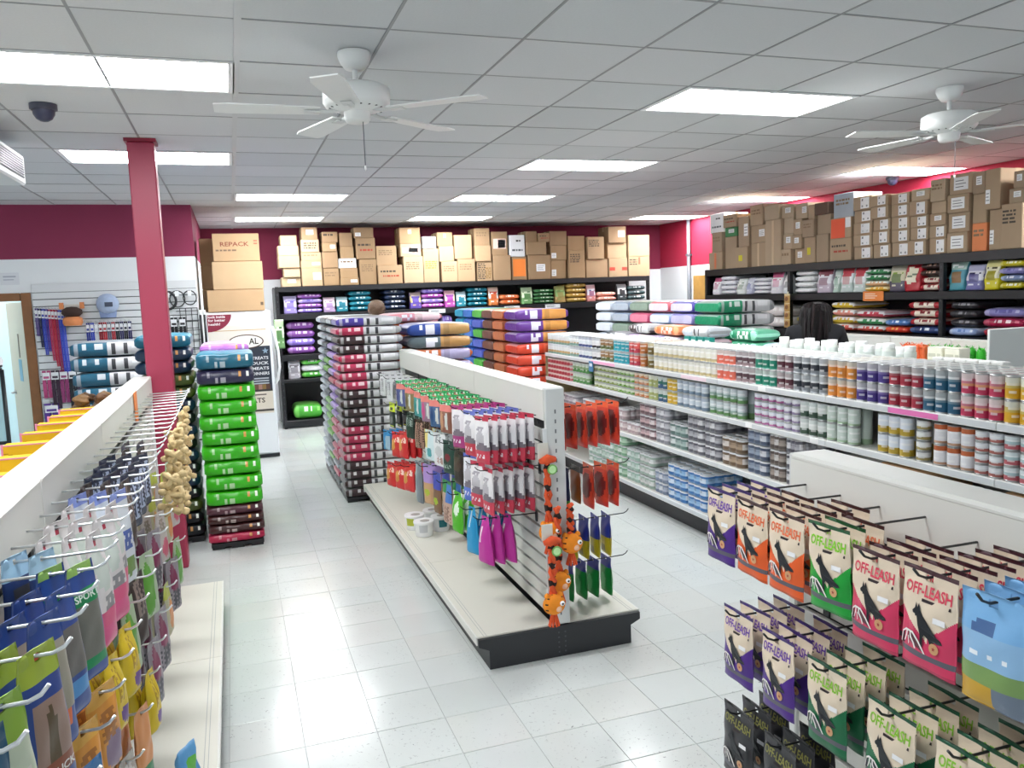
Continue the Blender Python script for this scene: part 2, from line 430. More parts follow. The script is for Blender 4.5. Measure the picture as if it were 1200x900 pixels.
def carton_mesh(w, d, h, col, marks=(), tape=True, seed=0):
    """closed carton, origin at the middle of its base, front towards -y; marks = (kind, u0, v0, u1, v1, colour) printed or stuck on the front"""
    r = random.Random(seed); b = MB('card', col); b.box(-w/2, w/2, -d/2, d/2, 0, h, ch=min(.006, h*.05))
    if tape:
        t = hx('b59d79'); b.box(-w/2-.0006, w/2+.0006, -.03, .03, h-.0008, h+.0008, t, 'plastic')
        for sx in (-1, 1): b.box(sx*w/2-.0008, sx*w/2+.0008, -.03, .03, h*.72, h, t, 'plastic')
    if h > .12:                 # flap crease near the top edge
        b.box(-w/2+.004, w/2-.004, -d/2-.0006, -d/2+.002, h-.006, h-.004, mixc(col, (0, 0, 0, 1), .35))
    for m_ in marks:
        kd, u0, v0, u1, v1, c = m_[:6]; x0, x1, z0, z1 = -w/2+u0*w, -w/2+u1*w, h*(1-v1), h*(1-v0)
        if kd == 'label':
            b.box(x0, x1, -d/2-.0015, -d/2+.001, z0, z1, c, 'print')
            for q in range(3):
                za = z1-(z1-z0)*(.25+.24*q); b.box(x0+(x1-x0)*.12, x0+(x1-x0)*(.88-.2*r.random()), -d/2-.0021, -d/2, za-(z1-z0)*.05, za, hx('55585c'), 'print')
        elif kd == 'plain': b.box(x0, x1, -d/2-.0015, -d/2+.001, z0, z1, c, 'print')
        elif kd == 'print':
            nrow = max(1, int((z1-z0)/.028))
            for q in range(nrow):
                za = z1-(z1-z0)*(q+.2)/nrow; xx = x0
                while xx < x1-.01:
                    ww = min(r.uniform(.015, .06), x1-xx); b.box(xx, xx+ww, -d/2-.0008, -d/2+.001, za-(z1-z0)*.55/nrow, za, c, 'print'); xx += ww+.012
        elif kd == 'text':
            vs, fs, asp = text2d(m_[6]); tw = x1-x0; th = min(tw*asp, z1-z0); 
            b.poly2d(vs, fs, lambda x, y: (x0+x*tw, -d/2-.0012, z0+y*th), c, 'print')
    return b.build('carton')
def tin_mesh(kind, r, h, band, top=.82, n=14):
    """a can: rolled rims, metal ends; band(u, v) paints the paper sleeve, v downwards"""
    b = MB('print'); steel = hx('b4b7b8')
    prof = [(0, .003), (r*.93, .003), (r*.985, 0), (r, .003), (r*.975, .007)]
    m_ = 8
    for i in range(m_+1): prof.append((r*.975, .007+(h-.014)*i/m_))
    prof += [(r, h-.003), (r*.985, h), (r*.93, h-.003), (0, h-.003)]
    cols = []; ks = []
    for i in range(len(prof)-1):
        if 5 <= i < 5+m_: v = 1-(i-5+.5)/m_; cols.append((lambda v: (lambda u: band(u, v)))(v)); ks.append('print')
        else: cols.append(steel); ks.append('steel')
    b.lathe(prof, n, cols=cols, ks=ks)
    return b.build('food_can')
# ================================================================ gondolas (white double-sided shop shelving)
GW = hx('d9d7cc'); GW2 = hx('dcdcd6'); KICK = hx('26282c'); SLOT = hx('16171a'); GREY = hx('c4c7c8')
def hook_mesh(L, col, metal, tip=.022, r=.0028 ):
    b = MB('steel' if metal else 'plastic', col)
    b.tube([(.004, 0, 0), (L*.55, 0, .002), (L-.03, 0, .004), (L-.012, 0, .012), (L, 0, .004+tip)], r, 6)
    b.tube([(.006, 0, -.001), (.006, 0, -.03)], r, 6)
    b.box(0, .005, -.012, .012, -.045, .012)
    return b.build('display_hook')
HOOK = {}
def hook(parent, x, y, z, L, side, black=True):
    key = (L, black)
    if key not in HOOK: HOOK[key] = hook_mesh(L, hx('222326') if black else hx('e3e6e8'), not black, r=.0028 if black else .0036)
    return part('display_hook', HOOK[key], parent, (x, y, z), 0 if side > 0 else PI)
def gondola(name, label, xc, y0, y1, top=1.4, half=.45, near_end=True, slat_sides=(-1, 1), slat_z=(.2, 1.22), decks=(-1, 1), n=None, deck_y=None):
    """spine along y with header panels, slat boards, base decks and a black kick plate; origin on the floor under the spine"""
    L = y1-y0; n = n or max(1, round(L/1.22)); s = L/n
    g = thing(name, label, 'shelving', (xc, y0, 0))
    d0, d1 = deck_y or (0, L)
    b = MB('paint', KICK); lo = -half+.055 if -1 in decks else -.1; hi = half-.055 if 1 in decks else .1
    b.box(lo, hi, d0+.004, d1-.02, 0, .145); part('kick_base', b.build('kick_base'), g)
    if near_end:        # black end cover whose upper corners flare under the deck lip
        b = MB('paint', KICK); P = [(lo, 0), (hi, 0), (hi, .1), (hi+.055, .125), (hi+.055, .163), (lo-.055, .163), (lo-.055, .125), (lo, .1)]
        q = len(b.v); b.v += [(x, d0-.018, z) for x, z in P]+[(x, d0+.004, z) for x, z in P]; m_ = len(P)
        b.face(tuple(range(m_))); b.face(tuple(range(2*m_-1, m_-1, -1)))
        for i in range(m_): b.face((i, i+m_, (i+1) % m_+m_, (i+1) % m_))
        for r_ in range(5):
            for c_ in (-.018, .018): b.box(c_-.004, c_+.004, d0-.0195, d0-.017, .022+r_*.026, .03+r_*.026, hx('4a4c50'))
        part('end_cover', b.build('end_cover'), g)
    nd_ = max(1, round((d1-d0)/s))
    for sd in decks:
        for i in range(nd_):
            a, e = d0+(d1-d0)*i/nd_, d0+(d1-d0)*(i+1)/nd_
            b = MB('paint', GW); x0, x1 = sorted((sd*.04, sd*half)); b.box(x0, x1, a+.0015, e-.0015, .146, .172, ch=.003)
            x0, x1 = sorted((sd*(half-.006), sd*(half+.006))); b.box(x0, x1, a+.0015, e-.0015, .128, .171, GW2)
            for xx in (half-.05, half-.035): 
                x0, x1 = sorted((sd*xx, sd*(xx+.0025))); b.box(x0, x1, a+.002, e-.002, .1715, .1726, hx('a8aaa8'))
            part('deck', b.build('deck'), g)
    b = MB('paint', hx('d7d9d8')); b.box(-.018, .018, .02, L-.02, .12, top-.03, SLOT); part('back_panel', b.build('back_panel'), g)
    for i in range(n+1):
        y = min(max(i*s, .02), L-.02); part('upright', boxm('upright', -.026, .026, y-.015, y+.015, .1, top-.02, GREY), g)
    b = MB('paint', hx('d5d7d5')); b.box(-.05, .05, -.012, .02, .17, top-.004, ch=.004)
    for q in range(22): b.box(-.004, .004, -.0128, -.011, .22+q*.05, .24+q*.05, hx('6d7072'))
    part('end_post', b.build('end_post'), g)
    part('end_post', boxm('end_post', -.052, .052, L-.02, L+.012, .17, top-.004, hx('d5d7d5'), ch=.004), g)
    for i in range(n):
        a, e = i*s+.004, (i+1)*s-.004
        b = MB('paint', GW2); b.box(-.06, .06, a, e, top-.022, top, ch=.008)
        for sd in (-1, 1):
            x0, x1 = sorted((sd*.046, sd*.058)); b.box(x0, x1, a, e, top-.165, top-.014, ch=.002)
        part('header_panel', b.build('header_panel'), g)
        me = None
        for sd in slat_sides:
            nz = int((slat_z[1]-slat_z[0])/.0762)
            me = cached(('slat', round(e-a, 3)), lambda: boxm('slat', -.009, .009, a-i*s, e-i*s, 0, .063, GW2, ch=.002))
            for j in range(nz):
                part('slat', me, g, (sd*.03, i*s, slat_z[0]+j*.0762))
    return g
G_MID = gondola('gondola_shelf', 'white double-sided gondola in the middle aisle with hanging pouches and a black end cover', 1.5, 3.75, 7.41)
G_LEFT = gondola('gondola_shelf', 'white gondola along the left edge, running up to the red column, full of chrome hooks', -.61, .3, 6.08, slat_sides=(1,), near_end=False, n=5, deck_y=(.3, 4.9), half=.445)
G_NEAR = gondola('gondola_shelf', 'white gondola at the lower right corner with paper treat pouches on black hooks', 1.53, -.55, 1.89, slat_sides=(-1,), near_end=False, slat_z=(.2, 1.22))
# ---------------------------------------------------------------- red column
b = MB('paint', hx('a43450')); b.box(-.085, .085, -.085, .085, 0, 2.985, ch=.008)
t = thing('column', 'red square steel column rising behind the left gondola to the ceiling', 'column', (-.5, 6.2, 0))
part('shaft', b.build('shaft'), t)
b = MB('paint', hx('8d1c36')); b.box(-.1, .1, -.1, .1, 2.985, 3.006); part('cap_plate', b.build('cap_plate'), t)
# ================================================================ measured layout of the two racks (metres)
BACK_CARTONS = [
(1.709, 0.274, 2.085, 0.106, 1, 'labr', 'low wide carton with a torn white label'),
(1.997, 0.259, 2.085, 0.382, 1, 'prt', 'tall tan carton with a centre seam'),
(1.446, 0.237, 2.085, 0.259, 1, 'prt', 'tan carton with faint print'),
(2.326, 0.375, 2.085, 0.281, 0, 'prr', 'wide carton with black and red lettering'),
(1.167, 0.302, 2.085, 0.266, 2, 'labr', 'tall tan carton with a small white label'),
(0.867, 0.274, 2.085, 0.138, 4, 'lab', 'pale carton with a big white label'),
(6.557, 0.402, 2.085, 0.332, 2, 'redl', 'light carton with a red mark'),
(3.53, 0.286, 2.085, 0.35, 0, 'prt', 'carton with rows of fine print'),
(3.258, 0.256, 2.085, 0.318, 2, 'prt', 'tan carton with small print'),
(3.835, 0.25, 2.085, 0.305, 0, 'leaf', 'carton with a dark printed leaf pattern'),
(6.172, 0.347, 2.085, 0.308, 2, 'red2', 'carton with two red stickers'),
(2.972, 0.25, 2.085, 0.518, 2, 'pro', 'tall carton with orange print'),
(4.115, 0.289, 2.085, 0.397, 3, '', 'large plain brown carton'),
(4.419, 0.258, 2.085, 0.368, 3, 'org', 'carton with a bright orange sheet'),
(5.784, 0.397, 2.085, 0.301, 0, '', 'wide plain carton'),
(2.687, 0.306, 2.085, 0.407, 4, 'prt', 'tall pale carton'),
(5.412, 0.289, 2.085, 0.452, 1, 'prk', 'tall carton with blue and black print'),
(5.1, 0.275, 2.085, 0.298, 1, 'labl', 'carton with a white strip label'),
(4.76, 0.385, 2.085, 0.391, 3, 'labc2', 'brown carton with a white label in its middle'),
(1.707, 0.261, 2.191, 0.147, 1, '', 'plain low carton'),
(0.882, 0.237, 2.223, 0.135, 4, '', 'plain pale carton'),
(1.694, 0.263, 2.338, 0.143, 6, 'prt', 'white carton'),
(1.442, 0.231, 2.344, 0.239, 3, '', 'plain brown carton'),
(1.165, 0.306, 2.351, 0.108, 2, 'labr', 'flat carton with a pale label'),
(0.851, 0.301, 2.358, 0.177, 2, '', 'wide flat tan carton'),
(2.287, 0.315, 2.366, 0.291, 0, 'prt', 'tan carton with faint print rows'),
(5.104, 0.284, 2.383, 0.235, 1, 'labl', 'carton with two white stickers'),
(3.811, 0.264, 2.39, 0.249, 0, '', 'plain carton'),
(5.759, 0.302, 2.386, 0.364, 0, 'prk', 'carton with handwriting, standing askew'),
(6.167, 0.358, 2.393, 0.253, 2, '', 'plain light carton'),
(3.22, 0.238, 2.403, 0.236, 2, '', 'plain tan carton'),
(6.558, 0.403, 2.417, 0.355, 2, '', 'light carton with a taped seam'),
(3.49, 0.285, 2.435, 0.37, 0, '', 'large plain carton tilted slightly'),
(4.393, 0.258, 2.453, 0.342, 6, 'logo', 'white carton with dark print'),
(1.172, 0.29, 2.459, 0.119, 2, 'prt', 'flat carton with faint print'),
(1.976, 0.291, 2.467, 0.313, 3, 'prr', 'brown carton with red print line'),
(4.708, 0.341, 2.476, 0.205, 3, '', 'plain brown carton'),
(1.698, 0.2, 2.481, 0.178, 1, '', 'plain tan carton'),
(4.098, 0.271, 2.482, 0.369, 3, 'labp', 'brown carton with a pinkish label'),
(2.658, 0.323, 2.492, 0.19, 4, 'labp', 'pale carton with a pink and white label band'),
(0.849, 0.293, 2.535, 0.144, 2, '', 'flat tan carton'),
(5.427, 0.308, 2.537, 0.233, 1, '', 'plain carton with a taped lid'),
(1.162, 0.261, 2.578, 0.187, 4, 'prw', 'pale carton with dark letter rows'),
(1.442, 0.211, 2.583, 0.133, 1, 'labr', 'low carton with a white label at its right'),
(2.956, 0.211, 2.603, 0.185, 7, 'wrap', 'clear wrapped pair of small boxes'),
(5.1, 0.305, 2.618, 0.232, 3, '', 'brown carton in the top row'),
(3.205, 0.246, 2.639, 0.212, 1, 'labc', 'carton with a tiny white label'),
(3.809, 0.252, 2.639, 0.268, 3, 'prt', 'brown carton near the ceiling'),
(6.146, 0.326, 2.646, 0.267, 5, 'labr', 'grey carton with a white label under the ceiling'),
(1.69, 0.197, 2.659, 0.199, 3, '', 'brown carton leaning back'),
(0.863, 0.236, 2.679, 0.15, 2, '', 'small tan carton'),
(4.845, 0.189, 2.681, 0.137, 3, 'prr', 'small brown carton with red print'),
(2.652, 0.325, 2.682, 0.24, 1, 'labc', 'tan carton with a small square label under the ceiling'),
(4.639, 0.204, 2.681, 0.173, 3, '', 'small brown carton'),
(1.456, 0.229, 2.716, 0.156, 3, 'prk', 'brown carton with black corner print'),
(1.164, 0.232, 2.765, 0.176, 5, 'lab', 'greyish carton touching the ceiling'),
(1.955, 0.293, 2.78, 0.154, 5, 'labl', 'flat grey carton against the ceiling')]
BACK_BAGS = [
('S', 0.83, 0.197, 1.691, 0.266, 'lilac_shiny'),
('L4', 1.11, 0.361, 1.684, 0.296, 'lilac,purple2,lilac2,purple2'),
('S', 1.394, 0.183, 1.689, 0.231, 'mauve'),
('S', 1.582, 0.177, 1.693, 0.229, 'tealwhite'),
('L4', 1.858, 0.353, 1.69, 0.307, 'teal,teal,teal,teal'),
('L4', 2.383, 0.338, 1.677, 0.32, 'navy,navy,navy,navy'),
('S', 2.703, 0.188, 1.708, 0.244, 'purpleyellow'),
('L4', 2.976, 0.356, 1.701, 0.295, 'magenta,lilac2,magenta,lilac'),
('S', 3.249, 0.18, 1.693, 0.267, 'magentacream'),
('S', 3.433, 0.17, 1.686, 0.25, 'tealwhite'),
('L4', 3.699, 0.34, 1.693, 0.297, 'teal,teal,teal,teal'),
('S', 3.968, 0.177, 1.701, 0.29, 'orangewhite'),
('L2', 4.241, 0.351, 1.697, 0.167, 'orange,orange'),
('S', 4.538, 0.204, 1.708, 0.261, 'greenwhite'),
('L4', 4.829, 0.357, 1.708, 0.221, 'dkgreen,dkgreen,dkgreen,dkgreen'),
('S', 5.117, 0.192, 1.701, 0.271, 'tangreen'),
('L4', 5.403, 0.356, 1.707, 0.298, 'gold,gold,gold,gold'),
('S', 5.674, 0.163, 1.697, 0.279, 'pinkwhite'),
('L2', 5.95, 0.361, 1.687, 0.163, 'salmon,salmon'),
('S', 6.242, 0.186, 1.676, 0.293, 'darkwhite'),
('L3', 6.514, 0.343, 1.685, 0.25, 'slate,slate,slate')]
BACK_BAGS_LOW = [
('L4', 0.954, 0.412, 1.089, 0.487, 'purple2,lilac,purple2,purple2'),
('S', 0.828, 0.187, 0.74, 0.27, 'silver'),
('L3', 1.084, 0.322, 0.723, 0.297, 'green2,white2,green2'),
('L1', 0.991, 0.43, 0.121, 0.231, 'green2'),
('L1', 2.86, 0.387, 1.49, 0.12, 'rose'),
('L1', 3.194, 0.171, 1.471, 0.11, 'lilac'),
('L2', 1.809, 0.376, 1.461, 0.137, 'tealdk,tealdk')]
RIGHT_CARTONS = [
(8.95, 0.273, 2.095, 0.263, 1, 'yel', 'carton with a yellow sticker'),
(8.653, 0.304, 2.095, 0.293, 1, 'seam', 'carton with a taped seam'),
(9.239, 0.262, 2.095, 0.415, 3, '', 'tall brown carton'),
(9.552, 0.318, 2.095, 0.229, 1, 'orgv', 'carton with an orange painted stripe'),
(7.17, 0.329, 2.095, 0.238, 1, 'prr', 'carton with red arrows and black print'),
(5.325, 0.14, 2.095, 0.347, 1, 'labl', 'tall carton with a narrow label'),
(7.678, 0.193, 2.095, 0.289, 1, 'yel', 'carton with a long yellow sticker'),
(8.334, 0.308, 2.095, 0.547, 2, 'seam', 'big light carton'),
(7.462, 0.203, 2.095, 0.306, 5, '', 'tall plain grey-brown carton'),
(6.604, 0.229, 2.095, 0.14, 1, 'qr', 'tan carton with a square white label, second column, bottom of its stack'),
(6.858, 0.264, 2.095, 0.132, 1, 'qr', 'tan carton with a square white label, first column, bottom of its stack'),
(5.914, 0.195, 2.095, 0.149, 1, 'qr', 'tan carton with a square white label, fifth column, bottom'),
(6.132, 0.221, 2.095, 0.144, 1, 'qr', 'tan carton with a square white label, fourth column, bottom of its stack'),
(7.873, 0.174, 2.095, 0.174, 1, 'lab', 'carton with a square white label, low'),
(6.366, 0.231, 2.095, 0.141, 1, 'qr', 'tan carton with a square white label, third column, bottom of its stack'),
(5.146, 0.202, 2.095, 0.376, 1, 'prk', 'big carton with printed lines at the right edge'),
(8.079, 0.183, 2.095, 0.18, 2, 'prt', 'low carton with print bands'),
(5.492, 0.155, 2.095, 0.246, 11, 'prt', 'bright orange carton'),
(5.695, 0.224, 2.095, 0.184, 1, 'bar', 'carton with a wide barcode label, bottom'),
(6.86, 0.264, 2.227, 0.123, 1, 'qr', 'tan carton with a square white label, first column, second of its stack'),
(6.606, 0.229, 2.235, 0.133, 1, 'qr', 'tan carton with a square white label, second column, second of its stack'),
(6.368, 0.23, 2.236, 0.124, 1, 'qr', 'tan carton with a square white label, third column, second of its stack'),
(6.134, 0.221, 2.239, 0.123, 1, 'qr', 'tan carton with a square white label, fourth column, second of its stack'),
(5.918, 0.195, 2.244, 0.116, 1, 'qr', 'tan carton with a square white label, fifth column, top'),
(7.874, 0.173, 2.269, 0.156, 1, 'lab', 'carton with a square white label, middle'),
(8.081, 0.183, 2.275, 0.179, 2, 'lab', 'carton with a white label'),
(5.699, 0.23, 2.279, 0.174, 1, 'bar', 'carton with a wide barcode label, second'),
(9.518, 0.239, 2.324, 0.263, 5, 'prt', 'grey-brown carton'),
(7.17, 0.323, 2.333, 0.219, 1, 'orgs', 'carton with an orange-red sheet taped on'),
(5.495, 0.146, 2.341, 0.253, 1, '', 'plain carton above the orange one'),
(6.861, 0.263, 2.35, 0.124, 1, 'qr', 'tan carton with a square white label, first column, third of its stack'),
(8.928, 0.229, 2.358, 0.381, 3, 'labr', 'tall brown carton with a silver label'),
(5.909, 0.176, 2.36, 0.108, 1, 'lab', 'tan carton with a half label, above the fifth column'),
(6.37, 0.231, 2.36, 0.124, 1, 'qr', 'tan carton with a square white label, third column, third of its stack'),
(6.138, 0.221, 2.362, 0.109, 1, 'qr', 'tan carton with a square white label, fourth column, third of its stack'),
(6.608, 0.228, 2.368, 0.121, 1, 'qr', 'tan carton with a square white label, second column, third of its stack'),
(7.68, 0.193, 2.384, 0.197, 5, 'prt', 'carton with grey print lines'),
(8.652, 0.304, 2.388, 0.216, 1, 'labr', 'carton with a white label on its right'),
(7.467, 0.215, 2.401, 0.215, 5, '', 'plain squarish carton'),
(7.868, 0.161, 2.425, 0.18, 1, 'lab', 'carton with a square white label, upper'),
(5.332, 0.151, 2.442, 0.34, 1, 'labl', 'tall carton with a narrow label near the ceiling'),
(8.081, 0.183, 2.454, 0.185, 4, '', 'pale upper carton'),
(5.696, 0.233, 2.453, 0.163, 1, 'bar', 'carton with a wide barcode label, third'),
(5.11, 0.152, 2.471, 0.121, 5, 'lab', 'carton with a label at the right edge'),
(6.14, 0.221, 2.471, 0.139, 1, 'qr', 'tan carton with a square white label, fourth column, fourth of its stack'),
(6.864, 0.262, 2.474, 0.126, 1, 'qr', 'tan carton with a square white label, first column, fourth of its stack'),
(5.914, 0.172, 2.468, 0.109, 2, '', 'pale tan carton'),
(6.373, 0.23, 2.484, 0.12, 1, 'qr', 'tan carton with a square white label, third column, fourth of its stack'),
(6.61, 0.229, 2.489, 0.122, 1, 'qr', 'tan carton with a square white label, second column, fourth of its stack'),
(9.235, 0.278, 2.51, 0.12, 8, 'lab', 'green and white carton'),
(7.165, 0.304, 2.552, 0.256, 10, 'prt', 'blue-grey carton'),
(5.91, 0.169, 2.577, 0.201, 4, 'prt', 'tall pale carton with corner print'),
(5.084, 0.109, 2.592, 0.138, 5, 'lab', 'dim carton high at the right edge'),
(9.576, 0.337, 2.587, 0.254, 6, 'logo', 'white carton at the far end'),
(7.65, 0.107, 2.581, 0.161, 0, '', 'narrow pale carton'),
(5.48, 0.129, 2.594, 0.186, 5, 'lab', 'carton with a paper label, set back'),
(6.866, 0.262, 2.6, 0.139, 1, 'qr', 'tan carton with a square white label, first column, fifth of its stack'),
(7.83, 0.206, 2.605, 0.176, 4, 'labr', 'pale carton near the ceiling'),
(6.376, 0.23, 2.604, 0.107, 1, 'qr', 'tan carton with a square white label, third column, fifth of its stack'),
(8.672, 0.263, 2.604, 0.252, 0, 'prt', 'carton with grey print'),
(6.613, 0.228, 2.611, 0.11, 1, 'qr', 'tan carton with a square white label, second column, fifth of its stack'),
(6.142, 0.217, 2.61, 0.111, 4, 'lab', 'pale carton above the labelled columns'),
(5.685, 0.248, 2.616, 0.182, 0, 'bar', 'carton with a wide barcode label, top'),
(7.476, 0.221, 2.616, 0.129, 9, '', 'dark brown carton'),
(9.214, 0.303, 2.63, 0.163, 3, 'prr', 'reddish-brown carton'),
(8.102, 0.224, 2.639, 0.149, 4, 'lab', 'bright white-labelled carton by the lamp'),
(8.363, 0.28, 2.642, 0.175, 4, '', 'bright carton lit by the lamp')]
RIGHT_BAGS = [
('S', 9.574, 0.18, 1.742, 0.249, 'whitepink'),
('L4', 9.303, 0.362, 1.753, 0.256, 'white2,white2,white2,white2'),
('S', 9.009, 0.196, 1.75, 0.211, 'whitegreen'),
('S', 8.824, 0.143, 1.754, 0.214, 'palelilac'),
('L4', 8.58, 0.338, 1.749, 0.212, 'white2,white2,white2,white2'),
('S', 8.29, 0.222, 1.752, 0.266, 'whitepink'),
('S', 8.094, 0.119, 1.762, 0.225, 'whiteblack'),
('L4', 7.779, 0.338, 1.754, 0.268, 'whiteblk,whiteblk,whiteblk,whiteblk'),
('S', 7.452, 0.248, 1.755, 0.273, 'mauvewhite'),
('S', 7.252, 0.105, 1.755, 0.259, 'palegreen'),
('S', 7.101, 0.188, 1.754, 0.278, 'palered'),
('S', 6.912, 0.185, 1.751, 0.273, 'palered'),
('L4', 6.678, 0.33, 1.764, 0.229, 'yelgreen,orangewhite2,greenwhite2,greenwhite2'),
('S', 6.4, 0.218, 1.756, 0.28, 'tangreen2'),
('S', 6.208, 0.209, 1.758, 0.274, 'redoval'),
('L4', 5.983, 0.267, 1.758, 0.266, 'redcream,redcream,dkbrown,dkbrown'),
('S', 5.695, 0.185, 1.759, 0.273, 'tealphoto'),
('S', 5.514, 0.187, 1.761, 0.226, 'navylilac'),
('S', 5.34, 0.156, 1.759, 0.264, 'yellowdark'),
('L4', 5.146, 0.241, 1.755, 0.254, 'yellow,bluegrey,lilac3,yellow')]
RIGHT_BAGS_LOW = [
('L4', 7.158, 0.347, 1.337, 0.325, 'redwhite,yelwhite,pinkwhite2,yelwhite'),
('L3', 6.752, 0.398, 1.34, 0.228, 'redwhite,greenwhite2,redpale'),
('L2', 6.394, 0.301, 1.344, 0.139, 'redorange,blue2'),
('L4', 6.052, 0.388, 1.337, 0.325, 'navy2,redcream,redcream,redcream'),
('L4', 5.62, 0.3, 1.341, 0.32, 'bluewhite,black2,black2,black2'),
('L3', 5.219, 0.395, 1.348, 0.254, 'rednavy,crimson,lilac3'),
('L2', 7.74, 0.4, 1.325, 0.173, 'yellowc,yellowc'),
('L2', 8.37, 0.47, 1.489, 0.133, 'whitered,whitered'),
('L3', 9.162, 0.939, 1.569, 0.098, 'grey2,grey2,whitered')]
# ================================================================ bag designs
K = hx
PAL = {  # name: (main, second, accent)
 'lilac_shiny': ('9d8fd0', 'd8d4ee', '6a58b4', 'shiny lilac'), 'lilac': ('8a6fd0', 'c3b4ec', 'e9e4f8', 'lilac'), 'lilac2': ('a493d8', 'd9d0f2', '6d57b8', 'pale lilac'), 'lilac3': ('8b86c2', 'c8c5e4', '5d57a0', 'greyish lilac'),
 'purple2': ('8c4fa8', 'c39ad6', 'e6d4ee', 'purple'), 'mauve': ('b79cc4', 'e8dccf', '8b6ca0', 'mauve and cream'), 'tealwhite': ('2f8a9c', 'dfeaec', '146a80', 'teal and white'), 'teal': ('0c6f84', '2a93a6', 'd9eff2', 'teal'),
 'tealdk': ('0e5468', '2a7f92', 'e4f0f2', 'dark teal'), 'navy': ('16243f', '33466c', 'e6eaf0', 'navy'), 'purpleyellow': ('6d56b4', 'e3cf86', '4c3a94', 'purple and yellow'), 'magenta': ('b046ae', 'dc9cdc', 'f3e3f3', 'magenta'),
 'magentacream': ('c05ab4', 'efe2bc', '8a3a94', 'magenta and cream'), 'orangewhite': ('e08246', 'dde8e4', 'b6402c', 'orange and white'), 'orange': ('e2713a', 'f0a070', 'f7dfcf', 'orange'),
 'greenwhite': ('6d9c62', 'd3e2c4', '3c7038', 'green and white'), 'dkgreen': ('2c6636', '5a9660', 'cfe3cc', 'dark green'), 'tangreen': ('b0935a', '8db36c', '6e8a44', 'tan and green'), 'gold': ('b8923e', 'd8b868', 'f0e4bc', 'gold'),
 'pinkwhite': ('d98c88', 'e8e4ec', '3c4a94', 'pink and white'), 'salmon': ('f0a08c', 'f8c8ba', 'fff0ea', 'salmon pink'), 'darkwhite': ('3c464a', 'dfe6e6', '1d2628', 'black and white'), 'slate': ('30484c', '5c767a', 'c6d4d4', 'dark slate'),
 'silver': ('b8b4bc', 'e6e4ea', '605a66', 'silver'), 'green2': ('4fb83a', '8fdc70', 'e9f6e2', 'bright green'), 'white2': ('e6e6ee', 'f6f6fa', '8a8a9c', 'white'), 'rose': ('d8909c', 'f2d2d4', 'c43c5c', 'rose'),
 'whitepink': ('eceaf0', 'fafafa', 'd46a90', 'white and pink'), 'whitegreen': ('e8eee8', 'f6faf6', '6c8c70', 'white and green'), 'palelilac': ('c8cade', 'eceef6', '8088b4', 'pale lilac'), 'whiteblack': ('e4e8ea', 'f8f8f8', '2c3034', 'white with black print'),
 'whiteblk': ('eef0f0', 'fafafa', '22282a', 'white with black lettering'), 'mauvewhite': ('c6bac8', 'eceaf0', '8c4c58', 'mauve and white'), 'palegreen': ('c2d8cc', 'e6f0ea', '7c9c8c', 'pale green'), 'palered': ('cfdcd8', 'eceff0', 'cc4e58', 'red-topped pale'),
 'yelgreen': ('f0b428', 'f6e6b4', '2c8a48', 'golden yellow'), 'orangewhite2': ('f0c090', 'fafaf2', 'e08030', 'white and orange'), 'greenwhite2': ('2f8c50', 'f2f6f0', 'e8f0e6', 'green and white'), 'tangreen2': ('5c5668', 'dcd8b8', '8aa83c', 'grey and green'),
 'redoval': ('b82834', 'f3ead2', '9c1c28', 'cream-ovalled red'), 'redcream': ('b4242e', 'f2e6d4', '8c1820', 'red and cream'), 'dkbrown': ('2e1c18', '4c302a', 'c8a08c', 'dark brown'), 'tealphoto': ('4c98a8', 'a8c4bc', '8a6a44', 'teal animal-photo'),
 'navylilac': ('7a78b4', 'e4e4f0', '2c2c60', 'lilac and white'), 'yellowdark': ('d8cc1c', 'f0ecd0', '484020', 'yellow and dark'), 'yellow': ('d6c826', 'f2ec9c', 'fbfae8', 'yellow'), 'bluegrey': ('7c8cb4', 'c4cce0', 'eef0f8', 'blue grey'),
 'redwhite': ('d85848', 'f0eeec', 'f8f8f8', 'red and white'), 'yelwhite': ('e0c030', 'f0eeec', 'f8f8f8', 'yellow and white'), 'pinkwhite2': ('ec9484', 'f0eeec', 'f8f8f8', 'pink and white'), 'redpale': ('cc3c50', 'ece8ea', 'f8f8f8', 'crimson and white'),
 'redorange': ('e0402c', 'f07850', 'f8c060', 'red orange'), 'blue2': ('4c80c4', 'a4c4ec', 'f0f4fa', 'blue'), 'navy2': ('24386c', '5c78ac', 'e0e6f0', 'navy blue'), 'black2': ('2c2a2e', '4a484e', '8c8a90', 'black'), 'bluewhite': ('a8c0ec', 'e8eefa', '5c84cc', 'pale blue'),
 'rednavy': ('b83040', 'd8dcec', '3c4890', 'red and pale blue'), 'crimson': ('b01c48', 'dc6c84', 'f0dce0', 'crimson'), 'yellowc': ('e0c818', 'f4e470', 'fbf8d8', 'yellow'), 'whitered': ('e8e2e0', 'f6f4f2', 'cc4a40', 'red-edged white'), 'grey2': ('8c8c94', 'c0c0c8', '5c5c64', 'grey'),
 'green': ('36b412', '45c41c', 'f2fbe8', 'bright green'), 'maroon': ('4e2230', '63303e', 'f0dcdc', 'dark maroon'), 'maroon2': ('42201f', '5c2f2e', 'f2e4de', 'dark brown'), 'crimson2': ('b8224a', 'c83a5e', 'f6dce2', 'crimson'), 'pinklilac': ('c07ad0', 'e2b4ea', 'f2e4f4', 'pink lilac'),
 'tealbig': ('19657e', '2f87a0', 'eef6f8', 'teal'), 'navybig': ('2a2a48', '3f4064', 'e6e6f2', 'navy'), 'olive': ('4c5a24', '75843e', 'dfe4c4', 'olive green'), 'darkblue': ('1a3550', '2f5a7c', 'bcd0de', 'dark blue'), 'black3': ('15181c', '2a2f36', '6a727a', 'black'),
}
